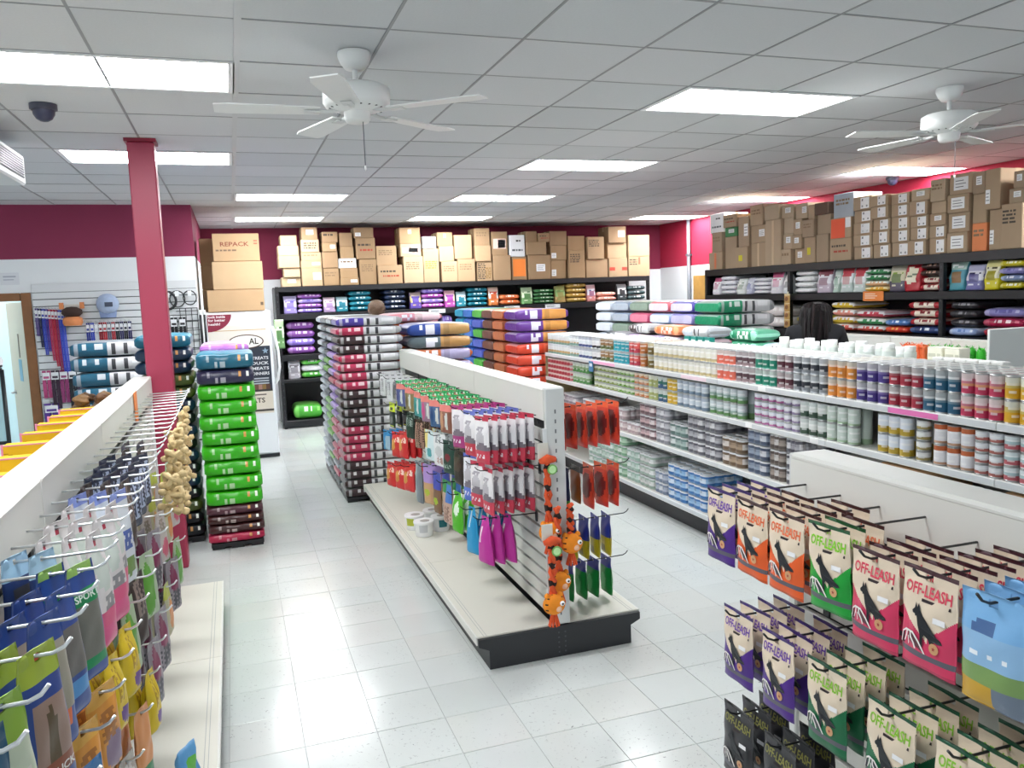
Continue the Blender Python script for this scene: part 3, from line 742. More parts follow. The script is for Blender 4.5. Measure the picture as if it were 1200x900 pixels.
def S_paint(name):
    a, b2, c, _ = PAL[name]; A, B, Cc = hx(a), hx(b2), hx(c)
    top = Cc if name in ('palered', 'redoval', 'whitepink', 'mauvewhite') else mixc(A, B, .5)
    L = [('r', 0, 0, 1, .22, top), ('r', 0, .22, 1, .62, B), ('r', 0, .62, 1, 1, A), ('t', .12, .27, .88, .36, Cc, len(name)), ('e', .5, .52, .28, .16, mixc(A, Cc, .5)), ('t', .15, .74, .85, .82, B, 3)]
    if name == 'redoval': L = [('r', 0, 0, 1, 1, A), ('e', .45, .45, .3, .34, B), ('t', .25, .38, .65, .5, hx('7c8a70'), 2)]
    if name == 'tealphoto': L = [('r', 0, 0, 1, 1, A), ('r', 0, 0, 1, .3, B), ('e', .5, .55, .3, .2, Cc), ('t', .15, .12, .85, .22, hx('f0f4f4'), 2)]
    p = design(A, L); q = mixc(A, (0, 0, 0, 1), .25)
    return lambda u, v, s: p(u, v) if s == 'f' else (A if s == 's' else q)
def L_paint(name, style=0):
    a, b2, c, _ = PAL[name]; A, B, Cc = hx(a), hx(b2), hx(c)
    L = []
    if name in ('redcream', 'rednavy'): L = [('r', .18, .25, .82, .85, B), ('t', .3, .4, .7, .7, Cc, 1)]
    elif name in ('redwhite', 'yelwhite', 'pinkwhite2', 'redpale', 'greenwhite2', 'orangewhite2', 'yelgreen', 'whitered'): L = [('r', 0, .45, 1, 1, B), ('t', .2, .6, .8, .8, A, 4)]
    elif name in ('white2', 'whiteblk', 'white2'): L = [('r', .2, .3, .8, .7, B), ('r', .28, .38, .78, .62, Cc)] if name == 'whiteblk' else [('r', .1, .3, .9, .7, B), ('t', .3, .4, .7, .6, Cc, 5)]
    else: L = [('r', 0, 0, .16, 1, mixc(A, B, .5)), ('t', .3, .35, .72, .7, Cc, len(name)), ('r', .82, .35, .9, .75, B)]
    p = design(A, L); t = mixc(A, B, .6)
    return lambda u, v, s: p(u, v) if s == 'f' else (t if s == 't' else A)
def lying(name, L, D, H, seed=0, pf=L_paint, **kw):
    L, D, H = round(L, 2), round(D, 2), round(H, 3)
    return cached(('lie', name, L, D, H, seed % 3, pf.__name__), lambda: pillow('food_bag', L, D, H, pf(name), seed % 3, **kw))
def standing(name, w, d, h, seed=0):
    return cached(('std', name, round(w, 2), round(h, 2)), lambda: upright('food_bag', w, d, h, S_paint(name), seed))
# ================================================================ black racks
RK = hx('17181c'); RK2 = hx('202227')
def rack(name, label, loc, rz, length, depth, decks, uprights, top, fronts):
    """local x along the front, y into the rack (front at y = 0)"""
    t = thing(name, label, 'shelving', loc, rz)
    for z, th in decks:
        b = MB('paint', RK2); b.box(.03, length-.03, .03, depth-.02, z-.03, z); part('shelf_deck', b.build('shelf_deck'), t)
        part('shelf_beam', boxm('shelf_beam', .012, length-.012, 0, .035, z-th, z, RK, ch=.004), t)
    for x in uprights:
        for y in ((.002, depth-.06) if x in fronts else (depth-.06,)):
            b = MB('paint', RK); b.box(x-.024, x+.024, y, y+.05, 0, top, ch=.004)
            for q in range(int(top/.1)): b.box(x-.006, x+.006, y-.0008, y+.001, .06+q*.1, .085+q*.1, hx('3c3e44'))
            part('rack_upright', b.build('rack_upright'), t)
    part('back_shade_sheet', boxm('back_shade_sheet', .01, length-.01, depth-.012, depth, .05, top-.02, hx('1c1d21')), t)  # dark sheet standing in for the shade behind the shelves
    part('end_shade_sheet', boxm('end_shade_sheet', 0, .008, .05, depth-.012, .05, top-.02, hx('1c1d21')), t)  # added dark sheet, gives the open end a shaded interior
    return t
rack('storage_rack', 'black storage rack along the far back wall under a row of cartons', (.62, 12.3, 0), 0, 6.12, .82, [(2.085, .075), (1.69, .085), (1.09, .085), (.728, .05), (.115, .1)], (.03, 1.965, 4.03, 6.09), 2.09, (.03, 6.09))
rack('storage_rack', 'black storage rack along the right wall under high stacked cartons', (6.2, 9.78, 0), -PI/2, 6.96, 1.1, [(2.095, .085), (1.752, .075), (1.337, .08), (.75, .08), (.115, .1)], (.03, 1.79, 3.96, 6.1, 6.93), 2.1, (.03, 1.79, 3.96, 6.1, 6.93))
# ---------------------------------------------------------------- cartons on top of the racks
CT_COL = CARD + [hx('e9ebee'), hx('cfd6da'), hx('3f8a54'), hx('5f4638'), hx('aab6c2'), hx('ef8f58')]
INK = hx('4a4034'); WLAB = hx('f3f4f4')
def marks_for(mk, w, h):
    return {'': [], 'lab': [('label', .3, .2, .75, .6, WLAB)], 'labr': [('label', .55, .25, .92, .65, WLAB)], 'labl': [('label', .06, .5, .35, .85, WLAB)], 'labc': [('plain', .42, .12, .58, .38, WLAB)], 'labc2': [('label', .35, .38, .75, .68, WLAB)],
            'labp': [('plain', .1, .3, .9, .72, hx('ecd0c4')), ('label', .4, .34, .85, .68, WLAB)], 'prt': [('print', .12, .2, .8, .5, mixc(INK, CARD[1], .45))], 'prw': [('print', .15, .2, .85, .75, INK)], 'prk': [('print', .08, .12, .7, .45, INK)],
            'prr': [('print', .1, .25, .75, .42, INK), ('print', .2, .5, .85, .66, hx('b0452e'))], 'pro': [('print', .12, .35, .88, .6, hx('d08a3c'))], 'wrap': [('label', .05, .2, .42, .8, WLAB), ('label', .52, .3, .92, .8, WLAB)], 'leaf': [('print', .03, .08, .55, .92, hx('3a342c')), ('print', .55, .3, .92, .9, hx('8a6a34'))],
            'org': [('plain', .08, .1, .92, .85, hx('f58a3a')), ('print', .25, .3, .75, .5, hx('c4641c'))], 'logo': [('print', .42, .2, .72, .34, hx('23282c')), ('print', .15, .62, .85, .78, hx('5c6468'))], 'red2': [('plain', .03, .48, .32, .66, hx('c84a38')), ('plain', .7, .48, .98, .66, hx('c84a38'))],
            'redl': [('plain', .46, .05, .56, .4, hx('c86a50')), ('print', .05, .12, .4, .45, INK)], 'orgv': [('plain', .42, .05, .56, .95, hx('dd7850'))], 'yel': [('plain', .3, .4, .6, .68, hx('d8cc30'))], 'seam': [('plain', .44, .02, .56, .98, hx('d0b896'))],
            'orgs': [('plain', .06, .05, .72, .98, hx('e8582e')), ('print', .12, .15, .66, .7, hx('f4a080')), ('plain', .74, .02, .98, .5, WLAB)], 'qr': [('plain', .42, .12, .88, .9, WLAB), ('plain', .48, .2, .56, .36, hx('303234')), ('plain', .48, .66, .56, .8, hx('6c7072')), ('plain', .72, .66, .8, .8, hx('6c7072'))],
            'bar': [('label', .2, .18, .82, .8, WLAB)]}[mk]
def cartons(table, place, rz, depth, row):
    bases = sorted([r for r in table if r[2] < 2.11], key=lambda r: r[0] if rz == 0 else -r[0])
    for i, (c, w, z0, h, tone, mk, d) in enumerate(table):
        col = min(range(len(bases)), key=lambda q: abs(bases[q][0]-c))
        cname = (ORD[col]+' column' if col < 20 else 'column %d' % (col+1))
        under = sum(1 for r in table if r is not table[i] and abs(r[0]-c) < (r[1]+w)/2-.05 and r[2]+r[3] <= z0+.02)
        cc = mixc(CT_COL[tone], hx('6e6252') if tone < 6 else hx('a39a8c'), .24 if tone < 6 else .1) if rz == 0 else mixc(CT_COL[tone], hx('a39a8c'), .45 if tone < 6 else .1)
        me = carton_mesh(w-.004, depth-.02*(i % 3), h, cc, marks_for(mk, w, h), seed=i)
        jit = .012*((i*7) % 4)
        lab = d if ' of its stack' in d or 'column' in d else '%s, %s from %s' % (d, cname, 'left' if rz == 0 else 'far end')
        if len(lab.split()) > 15: lab = d
        if lab == d or under == 0: pass
        solo('carton', me, lab + ('' if 'column, ' in lab else (' of the back wall row' if rz == 0 else '')) if len(lab.split()) < 12 else lab, 'box', place(c, depth/2+jit, z0+.0015), rz, row)
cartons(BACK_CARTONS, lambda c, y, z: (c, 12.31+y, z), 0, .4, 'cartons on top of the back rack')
cartons(RIGHT_CARTONS, lambda c, y, z: (6.22+y, c, z), -PI/2, .42, 'cartons on top of the right rack')
# ---------------------------------------------------------------- bags on the racks
def rack_bags(table, place, rz, shelf, where, side_word):
    for i, (kd, c, w, z0, h, names) in enumerate(table):
        if shelf is not None: h = h+z0-shelf; z0 = shelf
        names = names.split(',')
        tbl = [r for r in table if r[5].split(',')[0] == table[i][5].split(',')[0] or set(r[5].split(',')) & set(table[i][5].split(','))]; dup = len(tbl) > 1
        k = sorted(tbl, key=lambda r: r[1] if rz == 0 else -r[1]).index(table[i])
        pos = (', %s from %s' % (ordw(k, len(tbl), 'first', 'last'), side_word)) if dup else ''
        if kd == 'S':
            solo('food_bag', standing(names[0], w-.006, .13, h-.005, i), '%s upright bag, %s%s' % (PAL[names[0]][3], where, pos), 'bag', place(c, .09, z0), rz, 'upright bags on '+where)
        else:
            n = len(names); hh = h/n; z = z0
            for j, nm in enumerate(names):
                me = lying(nm, w-.01, .5, hh*1.0, i+j)
                solo('food_bag', me, '%s bag, %s, %s%s' % (PAL[nm][3], (levels(j, n)+' of pile') if n > 1 else 'lying alone', where, pos), 'bag', place(c+rng.uniform(-.006, .006), .27+rng.uniform(0, .02), z), rz, 'lying bags on '+where)
                z += hh
rack_bags(BACK_BAGS, lambda c, y, z: (c, 12.32+y, z), 0, 1.695, 'back rack eye-level shelf', 'left')
rack_bags(RIGHT_BAGS, lambda c, y, z: (6.22+y, c, z), -PI/2, 1.757, 'right rack upper shelf', 'far end')
def low(table, shelves):
    return [(k, c, w, min(shelves, key=lambda s: abs(s-z0)), h+z0-min(shelves, key=lambda s: abs(s-z0)), n) for k, c, w, z0, h, n in table]
rack_bags(low(BACK_BAGS_LOW[:4], (1.095, .733, .12)), lambda c, y, z: (c, 12.33+y, z), 0, None, 'back rack lower shelves', 'left')
rack_bags([(k, c, w, 1.095, h+z0-1.095, n+','+n+','+n) for k, c, w, z0, h, n in BACK_BAGS_LOW[4:]], lambda c, y, z: (c, 12.33+y, z), 0, None, 'back rack second shelf', 'left')
rack_bags(low(RIGHT_BAGS_LOW[:6], (1.342,)), lambda c, y, z: (6.22+y, c, z), -PI/2, None, 'right rack lower shelf', 'far end')
rack_bags([(k, c, w, 1.342, h+z0-1.342, n) for k, c, w, z0, h, n in RIGHT_BAGS_LOW[6:]], lambda c, y, z: (6.22+y, c, z), -PI/2, None, 'right rack lower shelf, far bay', 'far end')
# shelf signs
def shelf_sign(label, loc, rz, w, h, col, ink):
    b = MB('print', col); b.box(-w/2, w/2, -.004, 0, 0, h)
    for q in range(3): b.box(-w*.4, w*(.1+.1*(q % 2)), -.0052, -.003, h*(.68-.2*q), h*(.76-.2*q), ink)
    solo('shelf_sign', b.build('shelf_sign'), label, 'sign', loc, rz)
shelf_sign('orange shelf sign hanging from right rack upper shelf', (6.197, 6.647, 1.665), -PI/2, .28, .1, hx('ee8a3c'), hx('fbe6d0'))
for xx, lb in ((3.02, 'first white price strip on back rack beam'), (4.25, 'second white price strip on back rack beam'), (4.95, 'last white price strip on back rack beam')):
    shelf_sign(lb, (xx, 12.297, 1.615), 0, .26, .06, hx('e8eaec'), hx('54585c'))
CANS4 = [(2.564, 2.718, 'yellow'), (2.722, 2.95, 'pinkred'), (2.95, 3.174, 'bluegrey'), (3.174, 3.4, 'red'), (3.4, 3.638, 'purple'), (3.638, 3.865, 'orange'), (3.865, 4.178, 'navy'), (4.178, 4.337, 'maroon'), (4.337, 4.561, 'emerald'), (4.561, 4.784, 'plum'), (4.784, 5.014, 'salmon'), (5.014, 5.936, 'cream'), (5.936, 6.067, 'olive'), (6.067, 6.203, 'rust'), (6.203, 6.377, 'coral'), (6.377, 6.679, 'turquoise'), (6.679, 6.968, 'brownolive'), (6.968, 7.16, 'whiteblack'), (7.16, 7.465, 'whitenavy'), (7.465, 8.299, 'whitemix')]
CANS3 = [(2.555, 2.713, 'tealred', 3), (2.713, 2.866, 'whiterust', 4), (2.866, 3.104, 'whiteorange', 2), (3.104, 3.245, 'whiteolive', 4), (3.245, 3.474, 'whitegold', 2), (3.621, 3.877, 'palegreen', 2), (3.877, 4.113, 'whitegreen', 2), (4.113, 4.269, 'lilacwhite', 4), (4.269, 4.572, 'whitemagenta', 4), (4.687, 5.117, 'greengrey', 2), (5.14, 5.576, 'bluewhite', 2), (5.576, 5.721, 'yellowlabel', 2), (5.721, 5.873, 'greenblue', 2), (5.873, 6.032, 'limewhite', 2), (6.032, 6.291, 'orangegreen', 4), (6.291, 6.621, 'limegreen', 4), (6.621, 7.116, 'greenorange', 4), (7.234, 7.633, 'greenwhite', 2), (7.633, 8.319, 'redmix', 4)]
PACKS2 = [(7.591, 8.024, 'greywhite', 2), (7.117, 7.462, 'greywhite', 2), (6.487, 6.692, 'palepink', 2), (6.244, 6.487, 'palepink', 1), (5.959, 6.244, 'pinkgrey', 3), (5.734, 5.959, 'greywhite', 3), (5.46, 5.734, 'tealgrey', 2), (5.218, 5.46, 'grey', 3), (4.993, 5.218, 'grey', 3), (4.713, 4.993, 'tan', 2), (4.448, 4.684, 'bluegrey', 3), (4.272, 4.439, 'browngrey', 3), (4.115, 4.272, 'grey', 3), (3.466, 3.77, 'redbrown', 2), (2.927, 3.121, 'tan', 2), (2.732, 2.917, 'tealgrey', 2)]
PACKS1 = [(7.044, 7.343, 'mint', 4), (6.766, 7.044, 'mint', 4), (6.505, 6.766, 'mintgreen', 4), (6.261, 6.505, 'mint', 3), (5.987, 6.261, 'mintpink', 3), (5.774, 5.987, 'greyblue', 2), (5.47, 5.774, 'blue', 3), (5.179, 5.47, 'blue', 3), (4.87, 5.156, 'blue', 2), (4.412, 4.686, 'clearblue', 2)]
# ================================================================ long gondola of canned food on the right
CANF, CANS = 3.25, 3.72
G_CAN = thing('gondola_shelf', 'long white gondola with shelves full of food cans beside the right aisle', 'shelving', (CANS, 1.6, 0))
CL = 8.32-1.6; NS = 6; SW = CL/NS
b = MB('paint', KICK); b.box(CANF+.05-CANS, .42, 0, CL, 0, .13); part('kick_base', b.build('kick_base'), G_CAN)
part('back_panel', boxm('back_panel', -.03, .03, 0, CL, .13, 1.37, hx('b9bcbb')), G_CAN)
part('end_panel', boxm('end_panel', -.47, .44, CL, CL+.012, .02, 1.2, hx('a9a077')), G_CAN)
for i in range(NS):
    a, e = i*SW+.002, (i+1)*SW-.002
    part('top_cap', boxm('top_cap', -.05, .05, a, e, 1.365, 1.39, hx('eef2ea'), ch=.004), G_CAN)
    for z, back in ((.172, 0), (.602, 0), (.95, 0), (1.212, 0), (1.32, 1)):
        if back: part('shelf', boxm('shelf', .03, .4, a, e, z-.02, z, GW2), G_CAN); continue
        b = MB('paint', GW2); b.box(CANF-CANS, -.03, a, e, z-.018, z)
        s = part('shelf', b.build('shelf'), G_CAN)
        b = MB('paint', hx('eef0ee')); b.box(CANF-CANS-.008, CANF-CANS+.002, a, e, z-.034, z+.004, ch=.0015); b.box(CANF-CANS-.0095, CANF-CANS-.007, a, e, z-.029, z-.002, hx('d5d9dc'), 'plastic')
        part('price_channel', b.build('price_channel'), s)
for z, ya, yb, c in ((1.212, 3.04, 3.36, 'f07cc0'), (1.212, 5.1, 5.45, 'f6dfe8'), (1.212, 6.6, 7.1, 'f0b4d4'), (.95, 4.55, 4.62, 'f8f8f8'), (.95, 3.9, 3.97, 'f8f8f8'), (1.212, 4.4, 4.48, 'fafafa')):
    part('price_strip', boxm('price_strip', CANF-CANS-.0115, CANF-CANS-.0095, ya-1.6, yb-1.6, z-.03, z-.002, hx(c), 'print'), G_CAN)
CD = {  # sleeve bands from the top: (until v, colour)
 'yellow': [(.3, 'd9d8c8'), (.52, 'c9b25c'), (1, 'd8a41c')], 'pinkred': [(.22, 'd9c8c8'), (.5, 'c47484'), (.62, 'd89a70'), (1, 'bc3258')], 'bluegrey': [(.38, 'a7adb0'), (.46, '63808e'), (1, '1f5876')], 'red': [(.38, 'b7b0b0'), (.46, 'a05a62'), (1, 'a3283c')],
 'purple': [(.38, 'b4b2ba'), (.46, '7466a0'), (1, '42307f')], 'orange': [(.25, 'cfc4b4'), (1, 'd98b38')], 'navy': [(.32, 'b0b4b8'), (.8, '30343e'), (1, '8b9096')], 'maroon': [(.35, 'b2a6a8'), (.8, '5a2a38'), (1, '94787e')], 'emerald': [(.35, 'b4c2bc'), (1, '17826a')],
 'plum': [(.35, 'b6acae'), (.8, '5c4048'), (1, '9a8488')], 'salmon': [(.38, 'cdbdb8'), (1, 'dd6e5a')], 'cream': [(.3, 'dcdcd2'), (.7, 'e9e6da'), (1, 'c9b98c')], 'olive': [(.2, 'c2b89a'), (1, '6e5c2c')], 'rust': [(.15, 'c8b09c'), (1, 'b8703c')], 'coral': [(.15, 'd6b0a8'), (.6, 'd85f5c'), (1, 'b83c50')],
 'turquoise': [(.1, 'bcd4d8'), (1, '2aa3b4')], 'brownolive': [(.15, 'bdb09c'), (.6, '9c7850'), (1, '5e6a3a')], 'whiteblack': [(.2, 'c8ccd0'), (.75, 'e8e8ea'), (1, '24262c')], 'whitenavy': [(.2, 'b4bcc8'), (.7, 'dfe6ea'), (1, '3c4c7c')], 'whitemix': [(.2, 'c8d0d4'), (.6, 'dfe4e4'), (.8, 'c0a070'), (1, '7ca094')],
 'tealred': [(.35, 'd6e0e2'), (.65, 'aac6ca'), (1, 'b86068')], 'whiterust': [(.62, 'dee2e6'), (1, 'a8625a')], 'whiteorange': [(.22, 'bc6236'), (.9, 'e2e2e6'), (1, 'b08a70')], 'whiteolive': [(.6, 'e2e4e2'), (1, '9a8c54')], 'whitegold': [(.62, 'dfe5ee'), (1, 'b89c34')], 'palegreen': [(.85, 'cdd9d2'), (1, '9db898')],
 'whitegreen': [(.3, 'd2dad8'), (.6, 'e0e4e2'), (1, '3c5446')], 'lilacwhite': [(.6, 'e2e2ea'), (1, '88789c')], 'whitemagenta': [(.6, 'dde2ec'), (1, 'a85890')], 'greengrey': [(.5, 'ccd6da'), (.8, '8ea8a0'), (1, '5f8c54')], 'bluewhite': [(.2, 'a8b4c4'), (.8, 'ccd6e0'), (1, '74889c')], 'yellowlabel': [(.15, 'b8a85c'), (1, 'd6b034')],
 'greenblue': [(.3, 'c4ccca'), (.6, '2c6c60'), (1, '34587c')], 'limewhite': [(.3, 'd4d8c8'), (1, 'a8b070')], 'orangegreen': [(.5, 'd8c8ac'), (1, 'c88050')], 'limegreen': [(.5, 'd2dcc4'), (1, '6c9c3c')], 'greenorange': [(.5, 'd2d8c0'), (1, '8a9c4c')], 'greenwhite': [(.3, 'c8d4cc'), (.6, '8cac80'), (1, '4c8c48')], 'redmix': [(.4, 'd8c0b8'), (1, 'b4404c')]}
CNAME = {'yellow': 'yellow', 'pinkred': 'pink and red', 'bluegrey': 'grey-topped teal blue', 'red': 'grey-topped dark red', 'purple': 'grey-topped purple', 'orange': 'orange', 'navy': 'grey and black', 'maroon': 'maroon', 'emerald': 'emerald green', 'plum': 'plum brown', 'salmon': 'salmon red', 'cream': 'cream white',
 'olive': 'olive brown', 'rust': 'rust orange', 'coral': 'coral red', 'turquoise': 'turquoise', 'brownolive': 'brown and olive', 'whiteblack': 'white and black', 'whitenavy': 'white and navy', 'whitemix': 'mixed white and green', 'tealred': 'pale teal and red', 'whiterust': 'small white and rust', 'whiteorange': 'white with orange rim',
 'whiteolive': 'small white and olive', 'whitegold': 'white with gold base', 'palegreen': 'pale green', 'whitegreen': 'white and dark green', 'lilacwhite': 'small lilac and white', 'whitemagenta': 'white and magenta', 'greengrey': 'grey with green base', 'bluewhite': 'pale blue and white', 'yellowlabel': 'yellow label', 'greenblue': 'green and blue',
 'limewhite': 'pale lime', 'orangegreen': 'small orange and cream', 'limegreen': 'small lime green', 'greenorange': 'small olive green', 'greenwhite': 'green and white', 'redmix': 'small red and cream'}
def can_band(name):
    rows = [(v, hx(c)) for v, c in CD[name]]
    def f(u, v):
        c = next(cc for vv, cc in rows if v <= vv+1e-6)
        if .42 < u < .66 and .28 < v < .42: return mixc(c, hx('f4f4f4'), .6)
        if .44 < u < .64 and .62 < v < .72: return mixc(c, hx('f4f4f4'), .5)
        return c
    return f
def can_me(name, r, h): return cached(('can', name, r, round(h, 3)), lambda: tin_mesh(name, r, h, can_band(name)))
spill = MB('print'); n_can = 0
def add_low(mb, x, y, z, r, h, name):
    rows = CD[name]; prof = [(r, 0)]+[(r, h*(1-v)) for v, c in reversed(rows[:-1])]+[(r, h), (r*.9, h-.005), (0, h-.005)]
    cols = [hx(c) for v, c in reversed(rows)]+[hx('c2c4c0'), hx('8e908c')]
    mb.lathe(prof, 9, (x, y, z), cols, 'print')
jobs = []
for ya, yb, nm in CANS4:
    n = max(1, int((yb-ya)/.0755+.15)); jobs += [(ya+(i+.5)*(yb-ya)/n, 1.2125, .0362, .108, nm, t, 2, i, n, 'top shelf') for i in range(n) for t in (0, 1)]
for ya, yb, nm, tiers in CANS3:
    w = .0755; n = max(1, int((yb-ya)/w+.1)); h = .214/tiers
    jobs += [(ya+(i+.5)*(yb-ya)/n, .9505, .0362, h-.001, nm, t, tiers, i, n, 'second shelf') for i in range(n) for t in range(tiers)]
jobs.sort(key=lambda q: q[0])
for y, z, r, h, nm, t, tiers, i, n, sh in jobs:
    if n_can < 292:
        n_can += 1
        solo('food_can', can_me(nm, r, h), '%s food can, %s in the %s row of its block, %s' % (CNAME[nm], ordw(i, n, 'nearest', 'farthest') if n > 1 else 'alone', levels(t, tiers), sh), 'can',
             (CANF+.045, y, z+t*(h+.0008)), rng.uniform(-.5, .5), CNAME[nm]+' cans on the '+sh)
    else: add_low(spill, CANF+.045, y, z+t*(h+.0008), r, h, nm)
for y, z, r, h, nm, t, tiers, i, n, sh in jobs:
    if t == tiers-1:
        for q in ((1, 2, 3, 4) if sh == 'top shelf' else (1,)): add_low(spill, CANF+.045+q*.078, y+rng.uniform(-.003, .003), z, r, (h+.0008)*(t+1)-.001, nm)
    elif t == 0 and sh != 'top shelf': pass
o = stuff(solo('food_cans_behind', spill.build('food_cans_behind'), 'food cans standing behind and beyond the front rows on the long gondola', 'cans'))
# shrink-wrapped multipacks
PK = {'greywhite': ('c8c8d0', '8a8a94'), 'palepink': ('dccfd0', 'b4a0a4'), 'pinkgrey': ('cdb0b4', '6c5a60'), 'tealgrey': ('a8bab8', '64807c'), 'grey': ('b4b4bc', '5e5e68'), 'tan': ('b09a84', '6e5a48'), 'bluegrey': ('98a4b8', '4c5870'), 'browngrey': ('a89c94', '5e5450'), 'redbrown': ('b08078', '84524c'),
      'mint': ('c8d8d2', '9cb8ac'), 'mintgreen': ('bcd4c0', '7ca888'), 'mintpink': ('d0d0d0', '9cb0a4'), 'greyblue': ('b4bccc', '7c88a0'), 'blue': ('9cc0e0', '3c74b4'), 'clearblue': ('b8d0dc', '7ca4bc')}
def multipack(name, w, d, h, k, seed=0):
    r = random.Random(seed); A, B = (hx(c) for c in PK[name]); b = MB('film', A)
    path = []; kd = max(2, round(k*d/w))
    def edge(x0, y0, x1, y1, kk, nx_, ny_):
        for q in range(kk*5):
            t = q/(kk*5); s = abs(math.sin(t*kk*PI))**.6*.012
            path.append((x0+(x1-x0)*t+nx_*s, y0+(y1-y0)*t+ny_*s))
    a, c = w/2-.012, d/2-.012
    edge(-a, -c, a, -c, k, 0, -1); edge(a, -c, a, c, kd, 1, 0); edge(a, c, -a, c, k, 0, 1); edge(-a, c, -a, -c, kd, -1, 0)
    n = len(path); zs = [0, .1, .3, .5, .7, .88, 1]
    for q, zf in enumerate(zs):
        s = .985 if q in (0, 6) else 1
        for x, y in path: b.v.append((x*s, y*s, zf*h))
    for q in range(6):
        for i in range(n):
            i2 = (i+1) % n; col = [mixc(A, B, .6), B, A, mixc(A, B, .25), B, hx('d8dade')][q]  # pale top row: sheen of the wrap put into the colour
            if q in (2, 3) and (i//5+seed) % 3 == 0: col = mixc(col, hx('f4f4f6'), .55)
            if q == 3 and i % 5 in (1, 2): col = mixc(col, (.02, .02, .02, 1), .3)
            b.face((q*n+i, q*n+i2, (q+1)*n+i2, (q+1)*n+i), col, None, True)
    b.face(tuple(6*n+i for i in range(n)), mixc(A, hx('e8eaec'), .5)); b.face(tuple(reversed(range(n))), B)
    for i in range(k):
        for j in range(kd):
            x = -a+2*a*(i+.5)/k; y = -c+2*c*(j+.5)/kd
            b.lathe([(a/k*.9, h), (a/k*.85, h+.004), (0, h+.003)], 8, (x, y, 0), [hx('d4d6da'), hx('c0c3c8')])
    return b.build('multipack')
PKN = {'greywhite': 'grey and white', 'palepink': 'pale pink', 'pinkgrey': 'pinkish grey', 'tealgrey': 'grey teal', 'grey': 'grey', 'tan': 'tan', 'bluegrey': 'blue grey', 'browngrey': 'brownish grey', 'redbrown': 'red brown', 'mint': 'pale mint', 'mintgreen': 'mint green', 'mintpink': 'mint and pink', 'greyblue': 'greyish blue', 'blue': 'bright blue', 'clearblue': 'clear pale blue'}
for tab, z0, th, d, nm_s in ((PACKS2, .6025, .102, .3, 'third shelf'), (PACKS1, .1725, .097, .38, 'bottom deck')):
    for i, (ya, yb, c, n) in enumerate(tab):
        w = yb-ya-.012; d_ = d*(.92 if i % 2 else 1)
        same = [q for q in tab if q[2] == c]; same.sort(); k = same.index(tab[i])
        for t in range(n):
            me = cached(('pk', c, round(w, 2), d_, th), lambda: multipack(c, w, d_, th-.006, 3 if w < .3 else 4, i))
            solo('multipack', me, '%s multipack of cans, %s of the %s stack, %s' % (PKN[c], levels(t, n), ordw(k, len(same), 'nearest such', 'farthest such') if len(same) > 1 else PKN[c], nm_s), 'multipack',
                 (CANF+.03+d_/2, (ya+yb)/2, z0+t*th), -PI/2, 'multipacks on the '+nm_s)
for i, (ya, yb) in enumerate(((3.16, 3.45), (2.35, 2.7))):
    w = yb-ya
    solo('carton', carton_mesh(w, .34, .29, hx('c39a6e'), [], seed=i), ['open tan carton on the third can shelf, behind the near gondola top', 'tan carton on the third can shelf at the right edge'][i], 'box', (CANF+.2, (ya+yb)/2, .603), -PI/2)
# tall packets beyond the front cans (lilac tag hanging from the shelf edge)
b = MB('print', hx('4c86b4')); b.box(-.003, .003, -.045, .045, -.1, 0); b.box(-.0045, -.002, -.03, .03, -.05, -.02, hx('dfe8ee'))
solo('shelf_tag', b.build('shelf_tag'), 'blue card tag hanging from the long can shelf\'s top edge', 'tag', (CANF-.014, 7.1, 1.2), 0)
# ================================================================ bags stacked on the floor
def P_lab(name):            # front: coloured half with print, silver half with black bars
    A, B, Cc = (hx(c) for c in PAL[name][:3])
    L = [('r', .42, 0, 1, 1, hx('c8c9cc')), ('r', .9, 0, 1, 1, hx('9a9ca0')), ('r', .03, 0, .07, 1, mixc(A, hx('c8c8cc'), .5)), ('t', .14, .35, .38, .75, mixc(A, hx('ffffff'), .55), 3)]
    for q in (.47, .53, .59): L.append(('r', q, .3, q+.03, .85, hx('3a3b40')))
    L += [('r', .7, .5, .86, .8, hx('dcdde0'))]
    p = design(A, L); t = mixc(hx('b4b6ba'), A, .25)
    return lambda u, v, s: p(u, v) if s == 'f' else (mixc(A, hx('a8a8ac'), .5) if u < .08 else (t if s == 't' else A))
def P_band(name):           # plain bag with a line of small white print and a white square
    A, B, Cc = (hx(c) for c in PAL[name][:3])
    p = design(A, [('e', .2, .5, .04, .2, mixc(A, Cc, .35)), ('t', .28, .45, .66, .62, Cc, 2), ('t', .34, .3, .58, .4, mixc(A, Cc, .5), 5), ('e', .74, .52, .035, .16, hx('d89a50')), ('r', .86, .6, .91, .82, hx('f4f8f0'))])
    return lambda u, v, s: p(u, v) if s == 'f' else (B if s == 't' else A)
def P_end(name):            # seen from its end: pale printed end with dark seams
    A, B, Cc = (hx(c) for c in PAL[name][:3])
    p = design(A, [('t', .3, .3, .75, .75, Cc, 4), ('r', .8, 0, 1, 1, B)])
    return lambda u, v, s: ((mixc(A, Cc, .35) if u < .015 else A) if u < .12 and int(v*9+u*40) % 5 else B if u < .12 else p(u, v) if s == 'f' else mixc(A, B, .35))
def P_taste(name):          # name half, tan picture half
    A, B, Cc = (hx(c) for c in PAL[name][:3])
    p = design(A, [('r', .48, 0, .95, 1, B), ('t', .2, .45, .46, .8, hx('e8e8f4'), 3), ('t', .24, .2, .44, .34, hx('e8e8f4'), 7), ('e', .58, .5, .06, .5, mixc(B, (0, 0, 0, 1), .25))])
    return lambda u, v, s: p(u, v) if s == 'f' else mixc(A, hx('d8d4dc'), .4) if s == 't' else A
